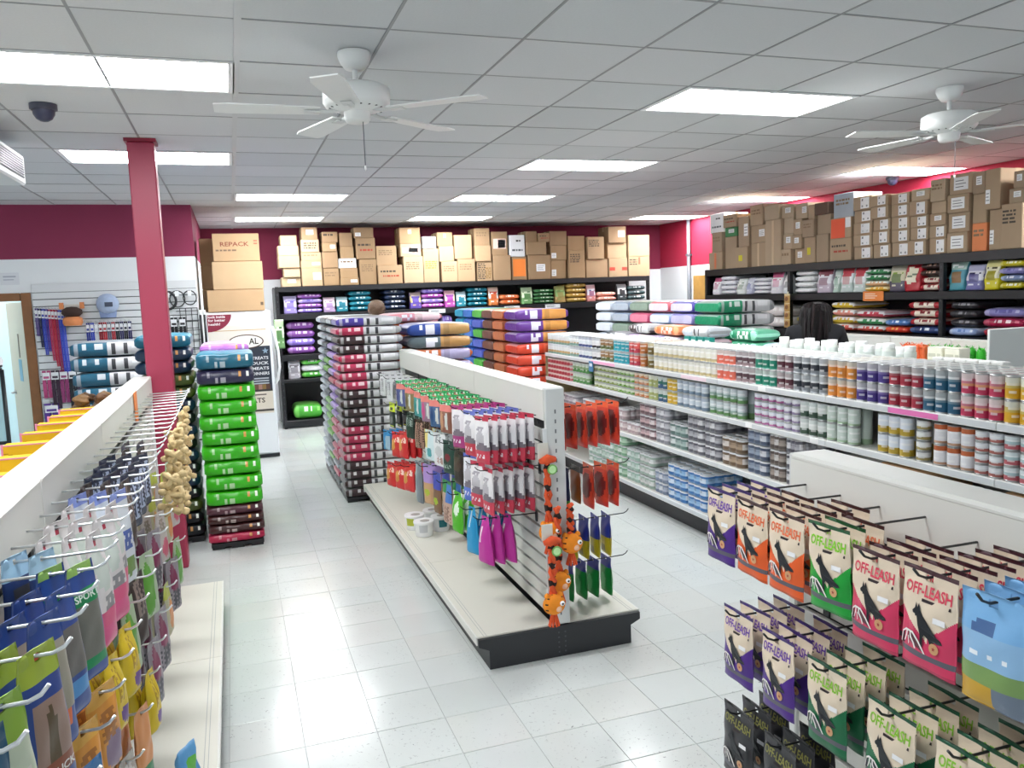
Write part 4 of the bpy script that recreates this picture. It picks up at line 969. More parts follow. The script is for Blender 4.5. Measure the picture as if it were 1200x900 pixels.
PAL.update({'purpleL': ('4a3c96', '6a5cb0', 'e8e4f4', 'purple and silver'), 'crimsonL': ('b43054', 'cc6078', 'f4dce4', 'crimson and silver'), 'brownL': ('3c2a2e', '5c4a4c', 'd8c8c4', 'dark brown and silver'), 'tealL': ('1b5a74', '3a86a0', 'e4f0f4', 'teal and silver'),
 'lilacend': ('9c80c4', 'b4a0d0', 'dcd4e4', 'lilac ended'), 'greyend': ('6c7076', '98a4ac', 'd0d8dc', 'grey ended'), 'greenend': ('5c9c34', '7cbc48', 'c8e0a8', 'green ended'), 'darkend': ('2c3438', '4c5a60', '8c9aa0', 'dark ended'), 'pinkend': ('b0405c', 'c8707c', 'e8c8cc', 'crimson ended'), 'whiteend': ('a4acb4', 'c4ccd4', 'e4e8ec', 'pale grey ended'),
 'blueT': ('2c4a9c', 'b89058', 'dfe4f0', 'blue and tan'), 'greyT': ('5c6a70', 'b88a50', 'd8d8d8', 'grey and tan'), 'orangeT': ('c86a38', 'a49cc0', 'f0dcc8', 'orange and lilac'), 'purpleT': ('6a3c96', 'dc9c50', 'e8dcf0', 'purple and orange'), 'redT': ('dc4a30', 'e86848', 'f4d8cc', 'orange red'),
 'copper': ('b4623c', 'c87c54', 'ecc8ac', 'copper'), 'brown3': ('5c3a30', '7c564a', 'd8c0b4', 'brown'), 'greenC': ('3c9c34', '64bc54', 'd4ecc8', 'green'), 'blueC': ('3c4cb0', '6474cc', 'd4d8f4', 'violet blue'), 'blueD': ('2c5cb8', '5484d4', 'd8e4f8', 'blue'), 'tealC': ('1a7ca0', '40a4c4', 'd0ecf4', 'teal blue'),
 'whiteD': ('c0cad6', 'dfe6ee', '9caabc', 'bluish white'), 'greyblueD': ('8494ac', 'b4c0cc', '64748c', 'grey blue'), 'sage': ('6c8474', '94a898', 'd4dcd4', 'sage green'), 'pinkD': ('d0587c', 'e88ca4', 'f4d4dc', 'pink'), 'redD': ('d46470', 'e8e0ec', '5c6cb4', 'red and pale blue'), 'violetD': ('5048a4', 'dcd8f0', 'e8e8f4', 'violet'), 'greenD': ('128a60', '9ce0c4', 'e8f4f0', 'emerald green')})
SPILL = []
def stack(sname, x0, x1, y0, d, z0, layers, pf, end=.22, group=None, pallet=True, jit=.006, keep=99):
    """layers from the top: (name, thickness)"""
    L = x1-x0; xc = (x0+x1)/2; z = z0; n = len(layers)
    if pallet:
        b = MB('plastic', hx('1b1c1f')); b.box(-L/2+.01, L/2-.01, -d/2+.01, d/2-.01, z0-.03, z0-.002)
        for q in (-1, 0, 1): b.box(q*(L/2-.06)-.045, q*(L/2-.06)+.045, -d/2+.02, d/2-.02, 0, z0-.03)
        solo('pallet', b.build('pallet'), 'low black pallet under the '+sname, 'pallet', (xc, y0+d/2, 0))
    for i, (nm, h) in enumerate(reversed(layers)):
        p = pf[nm] if isinstance(pf, dict) else pf
        me = lying(nm, L, d, h*.998, i, p, end=end, ex=7)
        if n-i > keep: SPILL.append((me, Matrix.Translation((xc+rng.uniform(-jit, jit), y0+d/2, z)))); z += h; continue
        solo('food_bag', me, '%s bag, %s in the %s' % (PAL[nm][3], (levels(i, n)+(' up' if 0 < i < n-1 else '')), sname), 'bag', (xc+rng.uniform(-jit, jit), y0+d/2+rng.uniform(-.5, 1)*jit, z), rng.uniform(-.01, .01), 'bags in the '+(group or sname)); z += h
    return z
stack('green pallet stack by the left aisle', -.275, .13, 6.45, .58, .05, [('tealbig', .125), ('navybig', .115)]+[('green', .1165)]*8+[('maroon', .074), ('maroon2', .072), ('maroon2', .07), ('crimson2', .072)], P_band, end=.72)
stack('stack behind the green pallet stack', -.26, .12, 7.06, .5, .05, [('pinklilac', .11)]+[('green', .1165)]*12, P_band, end=.5, keep=1)
stack('dark stack beside the red column', -.72, -.315, 6.75, .58, .05, [('tealbig', .11), ('darkblue', .1), ('darkblue', .1), ('olive', .1), ('olive', .1)]+[('darkblue', .1), ('black3', .1)]*4+[('olive', .1), ('black3', .1), ('black3', .1)], P_band, end=.5, keep=10)
stack('teal stack left of the red column', -1.3, -.6, 7.6, .5, .06, [('tealL', .128)]*12, P_lab, end=.7, keep=4)
stack('tall dark pallet\'s front stack', .885, 1.49, 7.44, .43, .05, [('purpleL', .083), ('crimsonL', .083)]+[('brownL', .083)]*2+[('crimsonL', .083)]*4+[('brownL', .083)]*4+[('crimsonL', .083)]*4+[('brownL', .083)]*4, P_lab, end=.5)
r2 = random.Random(3)
for q, (nm, pool) in enumerate((('tall dark pallet\'s second stack', ['greyend', 'greyend', 'greyend', 'lilacend', 'lilacend', 'lilacend', 'lilacend', 'pinkend', 'lilacend', 'lilacend', 'lilacend', 'lilacend', 'pinkend', 'pinkend', 'greyend', 'pinkend', 'pinkend', 'greyend', 'pinkend', 'darkend']),
        ('tall dark pallet\'s third stack', ['darkend', 'darkend', 'greyend', 'darkend', 'darkend', 'greenend', 'greenend', 'darkend', 'greyend', 'darkend', 'greenend', 'greenend', 'greenend', 'greenend', 'greenend', 'darkend', 'greyend', 'greenend', 'darkend', 'darkend']),
        ('tall dark pallet\'s fourth stack', ['whiteend']*20))):
    stack(nm, .885, 1.49, 7.89+.45*q, .43, .05, [(c, .083) for c in pool], P_end, end=.45)
stack('orange and blue stack behind middle gondola', 1.56, 2.2, 7.55, .5, .06, [('blueT', .125), ('greyT', .12)]+[('orangeT', .12)]*11, P_taste, end=.3, keep=4)
solo('food_bag', lying('rose', .6, .45, .1, 0, P_taste, end=.3), 'rose bag lying askew behind the orange and blue stack', 'bag', (1.75, 8.4, 1.62), .1)
stack('stack holding the rose bag', 1.5, 2.1, 8.2, .5, .06, [('orangeT', .12)]*13, P_taste, end=.3, keep=1)
zt = stack('purple and orange stack', 2.95, 3.58, 8.42, .42, .06, [('purpleT', .126)]*3+[('redT', .126)]*10, P_taste, end=.6, keep=7)
for q, (nm, pool) in enumerate((('copper stack', ['copper']), ('brown stack', ['brown3']), ('green and violet stack', ['greenC', 'blueC', 'greenC', 'blueC', 'blueC', 'greenC']), ('blue stack', ['blueD']), ('teal blue stack', ['tealC']))):
    stack(nm+' of the colourful row', 2.95, 3.58, 8.88+.43*q, .41, .06, [(pool[i % len(pool)], .126) for i in range(13)], P_end, end=.7, keep=6)
for q, (nm, pool, pf) in enumerate((('emerald stack', ['greenD'], P_lab), ('violet stack', ['violetD', 'lilac3', 'rednavy', 'violetD'], P_end), ('red-blue stack', ['redD', 'bluewhite', 'sage', 'redD'], P_end), ('pink stack', ['sage', 'pinkD', 'pinkD', 'pinkD', 'redD'], P_end), ('grey blue stack', ['greyblueD', 'greyblueD', 'sage', 'sage', 'sage'], P_end), ('white stack', ['whiteD'], P_end))):
    stack(nm+' right of the cans', 4.42, 5.06, 6.72+.47*q, .45, .06, [(pool[i % len(pool)], .129) for i in range(13)], pf, end=.65, keep=5)
# bags lying on the back shelf of the can gondola
for nm, pf, x, y, z, L, rz, lb in (('darkwhite', P_taste, 3.95, 7.95, 1.335, .5, -.9, 'white and black bag lying on the can gondola\'s back shelf'), ('mauve', P_taste, 3.98, 7.4, 1.335, .5, -1.1, 'mauve bag on the can gondola under a brown one'), ('brownL', P_lab, 3.98, 7.4, 1.435, .46, -1.15, 'brown and silver bag on the can gondola'),
        ('lilac3', P_lab, 3.98, 6.85, 1.335, .46, -1.1, 'violet grey bag beneath the orange bag on the can gondola'), ('orange', P_end, 3.98, 6.85, 1.435, .46, -1.05, 'orange bag lying on the can gondola'), ('pinkD', P_lab, 3.98, 6.33, 1.335, .46, -1.1, 'pink bag lying on the can gondola'), ('whiteD', P_lab, 3.98, 6.33, 1.435, .46, -1.2, 'bluish white bag on top of the pink bag'),
        ('greenD', P_end, 3.96, 5.62, 1.335, .36, -1.2, 'emerald bag, lower of two on the can gondola'), ('greenD', P_end, 3.96, 5.62, 1.435, .36, -1.25, 'emerald bag, upper of two on the can gondola'), ('bluewhite', P_lab, 3.98, 5.22, 1.335, .3, -1.2, 'pale blue bag on the can gondola behind black cans')):
    solo('food_bag', lying(nm, L, .24, .1, 0, pf, end=.3), lb, 'bag', (4.03, y, z-.0135), -PI/2, 'loose bags on the can gondola')
def merge(name, items):
    b = MB('film')
    for me, mx in items:
        o = len(b.v); b.v += [tuple(mx @ v.co) for v in me.vertices]; ca = me.color_attributes['Col'].data
        for p in me.polygons: b.face(tuple(o+i for i in p.vertices), tuple(ca[p.loop_start].color), 'film', True)
    return b.build(name)
stuff(solo('food_bags_below', merge('food_bags_below', SPILL), 'hidden lower bags of the floor stacks, below the shelf tops', 'bags'))
# ================================================================ hanging pouches
from mathutils.geometry import tessellate_polygon
DOG = [(.335, .335), (.365, .385), (.39, .335), (.42, .40), (.47, .445), (.56, .50), (.65, .565), (.735, .605), (.80, .625), (.83, .655), (.76, .665), (.69, .66), (.665, .70), (.68, .76), (.63, .76), (.615, .70), (.58, .655), (.51, .63), (.48, .66), (.475, .76), (.43, .76), (.425, .64), (.385, .56), (.36, .47), (.335, .475), (.325, .455), (.285, .45), (.275, .425), (.32, .395)]
MTN = [[(.02, .80), (.07, .68), (.16, .635), (.30, .64), (.42, .715), (.54, .815), (.505, .815), (.40, .73), (.285, .66), (.17, .655), (.09, .69), (.05, .80)],
       [(.17, .65), (.20, .65), (.185, .70), (.14, .77), (.12, .77), (.16, .70)], [(.235, .65), (.26, .65), (.27, .70), (.33, .75), (.36, .80), (.33, .80), (.30, .755), (.24, .71)], [(.2, .70), (.22, .70), (.23, .77), (.215, .79)]]
def stamp(mb, pts, w, h, d, col, eps=.0016):
    tri = tessellate_polygon([[Vector((p[0], p[1], 0)) for p in pts]])
    def F(u, v): x, y, z = pouch_front(w, h, d, u, v); return (x, y-eps, z)
    mb.poly2d(pts, [t for t in tri], F, col)
def stamp_text(mb, s, u0, u1, v1, hv, w, h, d, col, slope=0, eps=.002):
    """lettering on the pouch: baseline at v1, height hv (fraction of h)"""
    vs, fs, asp = text2d(s)
    def F(x, y):
        u = u0+(u1-u0)*x; v = v1-hv*y+slope*(x-.5); p = pouch_front(w, h, d, u, v); return (p[0], p[1]-eps, p[2])
    mb.poly2d(vs, fs, F, col)
LEASH = {'purple': ('6d45a8', '4e2a86', '3d1f74', 'purple'), 'orange': ('ee7446', 'e6622e', '4a2a2c', 'orange'), 'lime': ('86d02c', '1f9c3a', '1c5c34', 'lime green'), 'pink': ('dd4a60', 'd23c62', '4c2630', 'pinkish red'), 'green': ('8cc63a', '1c6a44', '14553a', 'green'), 'black': ('8c8a4a', '2c2c30', '1c1c20', 'black')}
def leash_pouch(key):
    tc, bc, hc, _ = LEASH[key]; w, h, d = .125, .196, .022; K_ = hx('e3d2bb') if key != 'black' else hx('3a3a3e'); Bc = hx(bc)
    def paint(u, v, s):
        if v < .045: return hx(hc)
        if s == 'b': return K_ if v < .3 else mixc(K_, Bc, .7)
        if v > .955: return mixc(Bc, (0, 0, 0, 1), .25)
        if v > .87: return Bc if v > .895 or u > .1 else Bc
        if v > .815: return hx('5d5c66')
        edge = .42+.30*(u/.55) if u < .55 else .66-.26*((u-.55)/.45)
        if v > edge: return mixc(Bc, hx('e08090') if key == 'pink' else Bc, .25 if int(u*14) % 3 == 0 and u < .4 else 0)
        return K_
    mb = pouch('treat_pouch', w, h, d, paint, nu=44, nv=66)
    sl = .0
    stamp_text(mb, 'OFF-LEASH', .09, .93, .265, .115, w, h, d, hx(tc))
    stamp(mb, [(.42, .285), (.92, .285), (.92, .315), (.42, .315)], w, h, d, hx('33282c'))
    stamp(mb, DOG, w, h, d, hx('1e2228'), .0022)
    stamp(mb, [(.02, .81), (.08, .67), (.16, .64), (.3, .65), (.52, .81)], w, h, d, hx('5a2834') if key == 'pink' else hx('34303c'), .0022)
    for q in MTN: stamp(mb, q, w, h, d, hx('ece8e4'), .003)
    stamp(mb, [(.69+.085*math.cos(a*PI/6), .725+.055*math.sin(a*PI/6)) for a in range(12)], w, h, d, hx('d0a074'), .003)
    stamp(mb, [(.69+.035*math.cos(a*PI/5-PI/2)*(1 if a % 2 == 0 else .45), .725+.024*math.sin(a*PI/5-PI/2)*(1 if a % 2 == 0 else .45)) for a in range(10)], w, h, d, hx('a03c34'), .0036)
    stamp(mb, [(.66, .42), (.86, .42), (.86, .475), (.66, .475)], w, h, d, hx('f2f2f4'), .003)
    return mb.build('treat_pouch')
LP = {k: leash_pouch(k) for k in LEASH}
def hang(me, gx, side, y, z, x, label, cat='pouch', group=None, name='treat_pouch', tilt=0, yaw=0):
    return solo(name, me, label, cat, (x, y, z), (rng.uniform(-.02, .02)+tilt, rng.uniform(-.03, .03), (-PI/2 if side < 0 else PI/2)+rng.uniform(-.03, .03)+yaw), group)
xr = 1.53-.045
LROW = [(1.82, 1.338, 'purple', 4, 'first (farthest)'), (1.685, 1.338, 'orange', 4, 'second'), (1.55, 1.34, 'orange', 5, 'third'), (1.41, 1.35, 'lime', 3, 'fourth'), (1.272, 1.33, 'pink', 4, 'fifth'), (1.135, 1.335, 'pink', 6, 'sixth')]
for y, z, k, n, wh in LROW:
    hk = hook(G_NEAR, -.045, y-(-.55), z-.0175, .325, -1)
    for i in range(n):
        kk = k if not (k == 'lime' and i == 2) else 'orange'
        hang(LP[kk], 0, -1, y+rng.uniform(-.0015, .0015), z, 1.2+.046*i, '%s treat pouch, %s on the %s top hook, lower right' % (LEASH[kk][3], ordw(i, n, 'front', 'backmost'), wh), group='treat pouches on the top hooks')
for y, z, k, n, wh in [(1.745, 1.03, 'purple', 4, 'farthest'), (1.585, 1.03, 'purple', 4, 'second'), (1.41, 1.03, 'green', 4, 'third'), (1.22, 1.02, 'green', 4, 'nearest')]:
    hook(G_NEAR, -.045, y+.55, z-.0175, .325, -1)
    for i in range(n):
        hang(LP[k], 0, -1, y+rng.uniform(-.002, .002), z, 1.2+.052*i, '%s treat pouch, %s on the %s middle-row hook, lower right gondola' % (LEASH[k][3], ordw(i, n, 'front', 'backmost'), wh), group='treat pouches on the middle hooks')
for y, z, k, n, wh in [(1.745, .76, 'black', 3, 'farthest'), (1.575, .76, 'black', 3, 'second'), (1.40, .75, 'black', 2, 'third')]:
    hook(G_NEAR, -.045, y+.55, z-.0175, .325, -1)
    for i in range(n):
        hang(LP[k], 0, -1, y, z, 1.2+.055*i, 'black treat pouch, %s on the %s lowest hook, lower right gondola' % (ordw(i, n, 'front', 'backmost'), wh), group='treat pouches on the lowest hooks')
def simple(name, w, h, d, base, layers, taper=0, seed=0, words=(), k='pouch', hole=True, nu=14, nv=24):
    if name in ('chew_bag', 'rawhide_bag', 'yellow_packet', 'clear_packet'): taper = .32
    p = design(hx(base), [tuple(hx(x) if isinstance(x, str) and i == len(L)-1-(L[0] == 't') else x for i, x in enumerate(L)) for L in layers])
    mb = pouch(name, w, h, d, lambda u, v, s: p(u, v), seed, nu, nv, k, hole, taper=taper)
    for (s, u0, u1, v1, hv, c) in words: stamp_text(mb, s, u0, u1, v1, hv, w, h, d, hx(c), eps=.003)
    return mb.build(name)
PB = simple('treat_pouch', .125, .2, .03, '8fb8dc', [('r', 0, 0, 1, .35, '7db2e0'), ('e', .4, .3, .2, .07, '4c6c9c'), ('r', 0, .62, 1, .78, '7c9c5c'), ('r', 0, .78, .55, 1, 'c49a34'), ('r', .55, .78, 1, 1, '6c7888'), ('t', .2, .5, .8, .56, 'e8eef4', 2)])
for j, y in enumerate((1.0, .865, .73)):
    hook(G_NEAR, -.045, y+.55, 1.317, .325, -1)
    for i in range(5): hang(PB, 0, -1, y, 1.334, 1.2+.05*i, 'pale blue treat pouch, %s on the %s blue hook, lower right gondola' % (ordw(i, 5, 'front', 'backmost'), ('farthest', 'middle', 'nearest')[j]), group='pale blue pouches')
for j, y in enumerate((1.05, .88)):
    hook(G_NEAR, -.045, y+.55, 1.007, .325, -1)
    for i in range(4): hang(LP['green'], 0, -1, y, 1.024, 1.2+.052*i, 'green treat pouch, %s on the %s right-edge middle hook' % (ordw(i, 4, 'front', 'backmost'), ('farther', 'nearer')[j]), group='treat pouches on the middle hooks')
# ---------------------------------------------------------------- middle gondola, aisle side (faces -x)
def chew(head, tail, body='e6e4e6'): return [('r', 0, 0, 1, .07, head), ('r', 0, .07, 1, .13, body), ('e', .5, .45, .3, .16, 'b9b6bc'), ('t', .2, .2, .8, .3, 'a8a4ac', 3), ('e', .6, .66, .4, .1, '77707a'), ('r', 0, .72, 1, 1, tail), ('t', .2, .8, .8, .86, 'e8e4e8', 6)]
MP = {'redwhite': simple('chew_pouch', .115, .24, .034, 'e6e4e6', chew('c83c54', 'cc4458')), 'bluewhite': simple('chew_pouch', .115, .26, .034, 'dfe2ea', chew('5c70cc', '5874cc')), 'magentawhite': simple('chew_pouch', .115, .235, .034, 'e6e2e6', chew('b83c84', 'a83a7c')), 'bluetop': simple('chew_pouch', .115, .24, .034, 'e6e4e6', chew('6c78c8', 'c44454')),
 'cyan': simple('plush_pouch', .13, .26, .05, '2a98cc', [('r', .4, .05, .6, .4, 'c8d8dc')], .55), 'magenta': simple('plush_pouch', .14, .25, .055, 'c0369c', [('r', .3, .2, .45, .55, 'e0dce0')], .55),
 'greenbox': simple('green_packet', .12, .24, .05, '56b82c', [('r', 0, 0, .2, 1, 'e8ece6'), ('e', .62, .4, .22, .17, 'dfeedc')]), 'sheet': simple('white_packet', .16, .21, .02, 'dfe0e2', [('t', .2, .1, .8, .3, '9aa0a4', 3), ('e', .5, .55, .3, .16, 'c4c6c8'), ('t', .3, .7, .8, .9, 'b08c84', 5)]),
 'sheet2': simple('white_packet', .16, .2, .02, 'cfe0e4', [('r', 0, 0, .35, .6, 'e4cf84'), ('e', .5, .75, .25, .15, '4c98a0')]), 'darkbag': simple('dark_packet', .15, .22, .04, '2c2320', [('e', .5, .45, .35, .2, '4c3c34'), ('r', 0, 0, 1, .1, '6c5a4c')]), 'darkgreen': simple('dark_packet', .12, .2, .03, '24443a', [('e', .5, .5, .2, .12, '7c2c34'), ('t', .2, .7, .8, .85, '9cb0a4', 2)]),
 'dots': simple('dark_packet', .11, .2, .04, '4c342c', [('t', 0, .1, 1, 1, '9c7c6c', 3)]), 'pine': simple('dark_packet', .11, .19, .04, '26382f', [('t', .1, .2, .9, .5, '8c9c94', 3)]), 'yellowcard': simple('card_packet', .13, .2, .02, '26282a', [('r', 0, 0, 1, .36, 'cfe030'), ('e', .5, .25, .25, .07, '3c4028'), ('e', .5, .7, .26, .14, '6c706c'), ('r', .15, .9, .85, .94, 'cfe030')]),
 'redbag': simple('red_packet', .14, .2, .05, 'd4383a', [('e', .35, .5, .25, .22, 'd89c50'), ('t', .5, .2, .9, .4, 'f0d0c4', 3)]), 'bluelow': simple('blue_packet', .12, .17, .03, '3c90cc', [('r', .5, .3, 1, 1, 'a4bcd0')]), 'pinkish': simple('tan_packet', .13, .27, .03, 'c4a494', [('r', 0, 0, 1, .3, '3c8c4c'), ('r', .5, .1, 1, .5, '4c78c0'), ('t', .1, .6, .9, .95, '8c6c60', 4)]),
 'bluebrown': simple('blue_packet', .11, .27, .03, '7c5c44', [('r', 0, 0, 1, .4, '4a52b0'), ('e', .5, .7, .3, .08, 'a8c434')]), 'purpletan': simple('lilac_packet', .11, .27, .03, 'c49c74', [('r', 0, 0, 1, .45, 'a88cc8'), ('e', .5, .7, .3, .08, 'a8b834')]), 'grey': simple('grey_packet', .1, .3, .04, '7c848c', [('r', 0, 0, .4, 1, '9aa2aa')]), 'whitefar': simple('white_packet', .12, .18, .02, 'cfd0d2', [('t', .2, .2, .8, .8, '8c8c90', 2)])}
def gh(base, c2): return simple('treat_bag', .13, .19, .03, base, [('r', 0, 0, 1, .13, '22b866'), ('t', .1, .03, .9, .1, 'c8f0d8', 3), ('r', 0, .13, 1, .3, 'dc8078'), ('e', .3, .62, .14, .3, c2), ('e', .7, .62, .12, .28, 'c8ccc8')])
for k_, a, c in (('g_red', '8c5c4c', 'b88c6c'), ('g_blue', '44648c', '2c4c7c'), ('g_pink', '94788c', 'c04c84'), ('g_teal', '3c9494', '1c7c7c'), ('g_brown', '8c7c54', '6c5c3c'), ('g_violet', '5c6494', '4c4c84')): MP[k_] = gh(a, c)
PN = {'redwhite': 'white and red chew pouch', 'bluewhite': 'white and blue chew pouch', 'magentawhite': 'white and magenta chew pouch', 'bluetop': 'white and red pouch with blue top', 'cyan': 'cyan flared plush packet', 'magenta': 'magenta flared plush packet', 'greenbox': 'bright green packet with white oval', 'sheet': 'white printed packet', 'sheet2': 'white and yellow packet',
      'darkbag': 'large black-brown packet', 'darkgreen': 'dark green packet', 'dots': 'speckled brown packet', 'pine': 'dark pine packet', 'yellowcard': 'black packet with yellow-green card', 'redbag': 'red packet', 'bluelow': 'blue packet', 'pinkish': 'green-topped tan packet', 'bluebrown': 'blue-topped brown packet', 'purpletan': 'lilac-topped tan packet', 'grey': 'tall grey packet', 'whitefar': 'white packet',
      'g_red': 'green-headed bag with reddish chews', 'g_blue': 'green-headed bag with blue chews', 'g_pink': 'green-headed bag with pink chews', 'g_teal': 'green-headed bag with teal chews', 'g_brown': 'green-headed bag with brown chews', 'g_violet': 'green-headed bag with violet chews'}
def hang_row(g, gx, gy0, side, rows, where, xfront, spacing=.046, L=.35, black=True):
    cnt = {}
    for y, z, k, n in rows:
        hook(g, side*.045, y-gy0, z-.0175, L, side, black)
        cnt[k] = cnt.get(k, 0)+1; c = cnt[k]; tot = sum(1 for r in rows if r[2] == k)
        yw = rng.uniform(.12, .42)
        for i in range(n):
            lab = '%s, %s, %s' % (PN[k], 'alone' if n == 1 else ordw(i, n, 'front', 'backmost'), where)
            if tot > 1: lab += ', %s such hook' % ordw(c-1, tot, 'nearest', 'farthest')
            hang(MP[k], gx, side, y+rng.uniform(-.003, .003), z, xfront-side*spacing*i, lab, 'packet', PN[k]+'s, '+where, 'packet', 0, yw)
hang_row(G_MID, 1.5, 3.75, -1, [(3.86, 1.268, 'redwhite', 6), (4.08, 1.27, 'bluetop', 6), (4.32, 1.268, 'magentawhite', 6), (4.6, 1.262, 'g_red', 6), (4.84, 1.262, 'g_blue', 6), (5.08, 1.262, 'g_pink', 6), (5.34, 1.262, 'g_teal', 6), (5.62, 1.262, 'g_brown', 6), (5.92, 1.262, 'g_violet', 6), (6.38, 1.25, 'whitefar', 4), (6.68, 1.25, 'whitefar', 4)], 'top row, middle gondola', 1.15, .048)
hang_row(G_MID, 1.5, 3.75, -1, [(3.86, 1.005, 'redwhite', 5), (4.03, 1.005, 'redwhite', 5), (4.18, 1.02, 'bluewhite', 4), (4.4, 1.02, 'darkbag', 3), (4.62, 1.02, 'darkgreen', 3), (4.86, 1.03, 'sheet', 3), (5.12, 1.01, 'sheet2', 3), (5.42, 1.04, 'dots', 4), (5.72, 1.05, 'pine', 4), (6.42, 1.04, 'yellowcard', 3), (6.02, .86, 'redbag', 3), (6.3, .82, 'redbag', 3), (6.75, .77, 'bluelow', 3)], 'second row, middle gondola', 1.17, .055)
hang_row(G_MID, 1.5, 3.75, -1, [(3.93, .735, 'magenta', 3), (4.18, .725, 'cyan', 4), (4.46, .745, 'greenbox', 2), (4.72, .76, 'pinkish', 3), (4.98, .76, 'bluebrown', 3), (5.24, .76, 'purpletan', 3), (5.52, .73, 'grey', 2), (5.86, .64, 'redbag', 3), (6.2, .58, 'redbag', 3), (6.6, .52, 'redbag', 3)], 'third row, middle gondola', 1.17, .06)
def two(c1, c2, c3): return [('r', 0, 0, 1, .12, c1), ('e', .5, .5, .42, .3, c2), ('r', 0, .86, 1, 1, c3)]
MP.update({'orangered': simple('treat_bag', .14, .235, .034, 'dc4a34', two('e8683a', '7c2c2c', 'd84438')), 'navyp': simple('treat_bag', .13, .22, .03, '24305c', [('r', 0, .8, 1, 1, '4c9c3c')]), 'rust2': simple('treat_bag', .12, .2, .03, '9c5424', [('r', 0, 0, 1, .15, '2c2018')]), 'blueyellow': simple('treat_bag', .13, .225, .036, '34409c', [('r', 0, .55, 1, 1, 'c4b42c'), ('r', .3, .75, .7, .9, '8c8434')]), 'greenblue': simple('treat_bag', .13, .21, .04, '1c8c40', [('r', 0, 0, 1, .28, '3c409c'), ('e', .5, .68, .2, .25, '3cac64')])})
PN.update({'orangered': 'orange-red treat bag', 'navyp': 'navy treat bag', 'rust2': 'rust brown treat bag', 'blueyellow': 'blue and yellow treat bag', 'greenblue': 'green treat bag with blue top'})
def side_row(y, z, seq, x0, dx, where):
    hook(G_MID, .045, y-3.75, z-.0175, .46, 1, True)
    for i, k in enumerate(seq):
        hang(MP[k], 1.5, 1, y+rng.uniform(-.002, .002), z, x0+dx*i, '%s, %s from post, %s, right side of middle gondola' % (PN[k], ORD[i], where), 'packet', PN[k]+'s, right side', 'packet', 0, rng.uniform(-.1, .1))
side_row(3.93, 1.285, ['orangered']*6, 1.60, .062, 'top hook')
side_row(3.93, .95, ['navyp', 'rust2', 'orangered', 'orangered', 'orangered'], 1.61, .074, 'second hook')
side_row(3.95, .66, ['navyp', 'blueyellow', 'blueyellow', 'blueyellow', 'blueyellow'], 1.6, .066, 'third hook')
side_row(3.97, .415, ['greenblue', 'greenblue', 'greenblue', 'greenblue'], 1.64, .076, 'lowest hook')
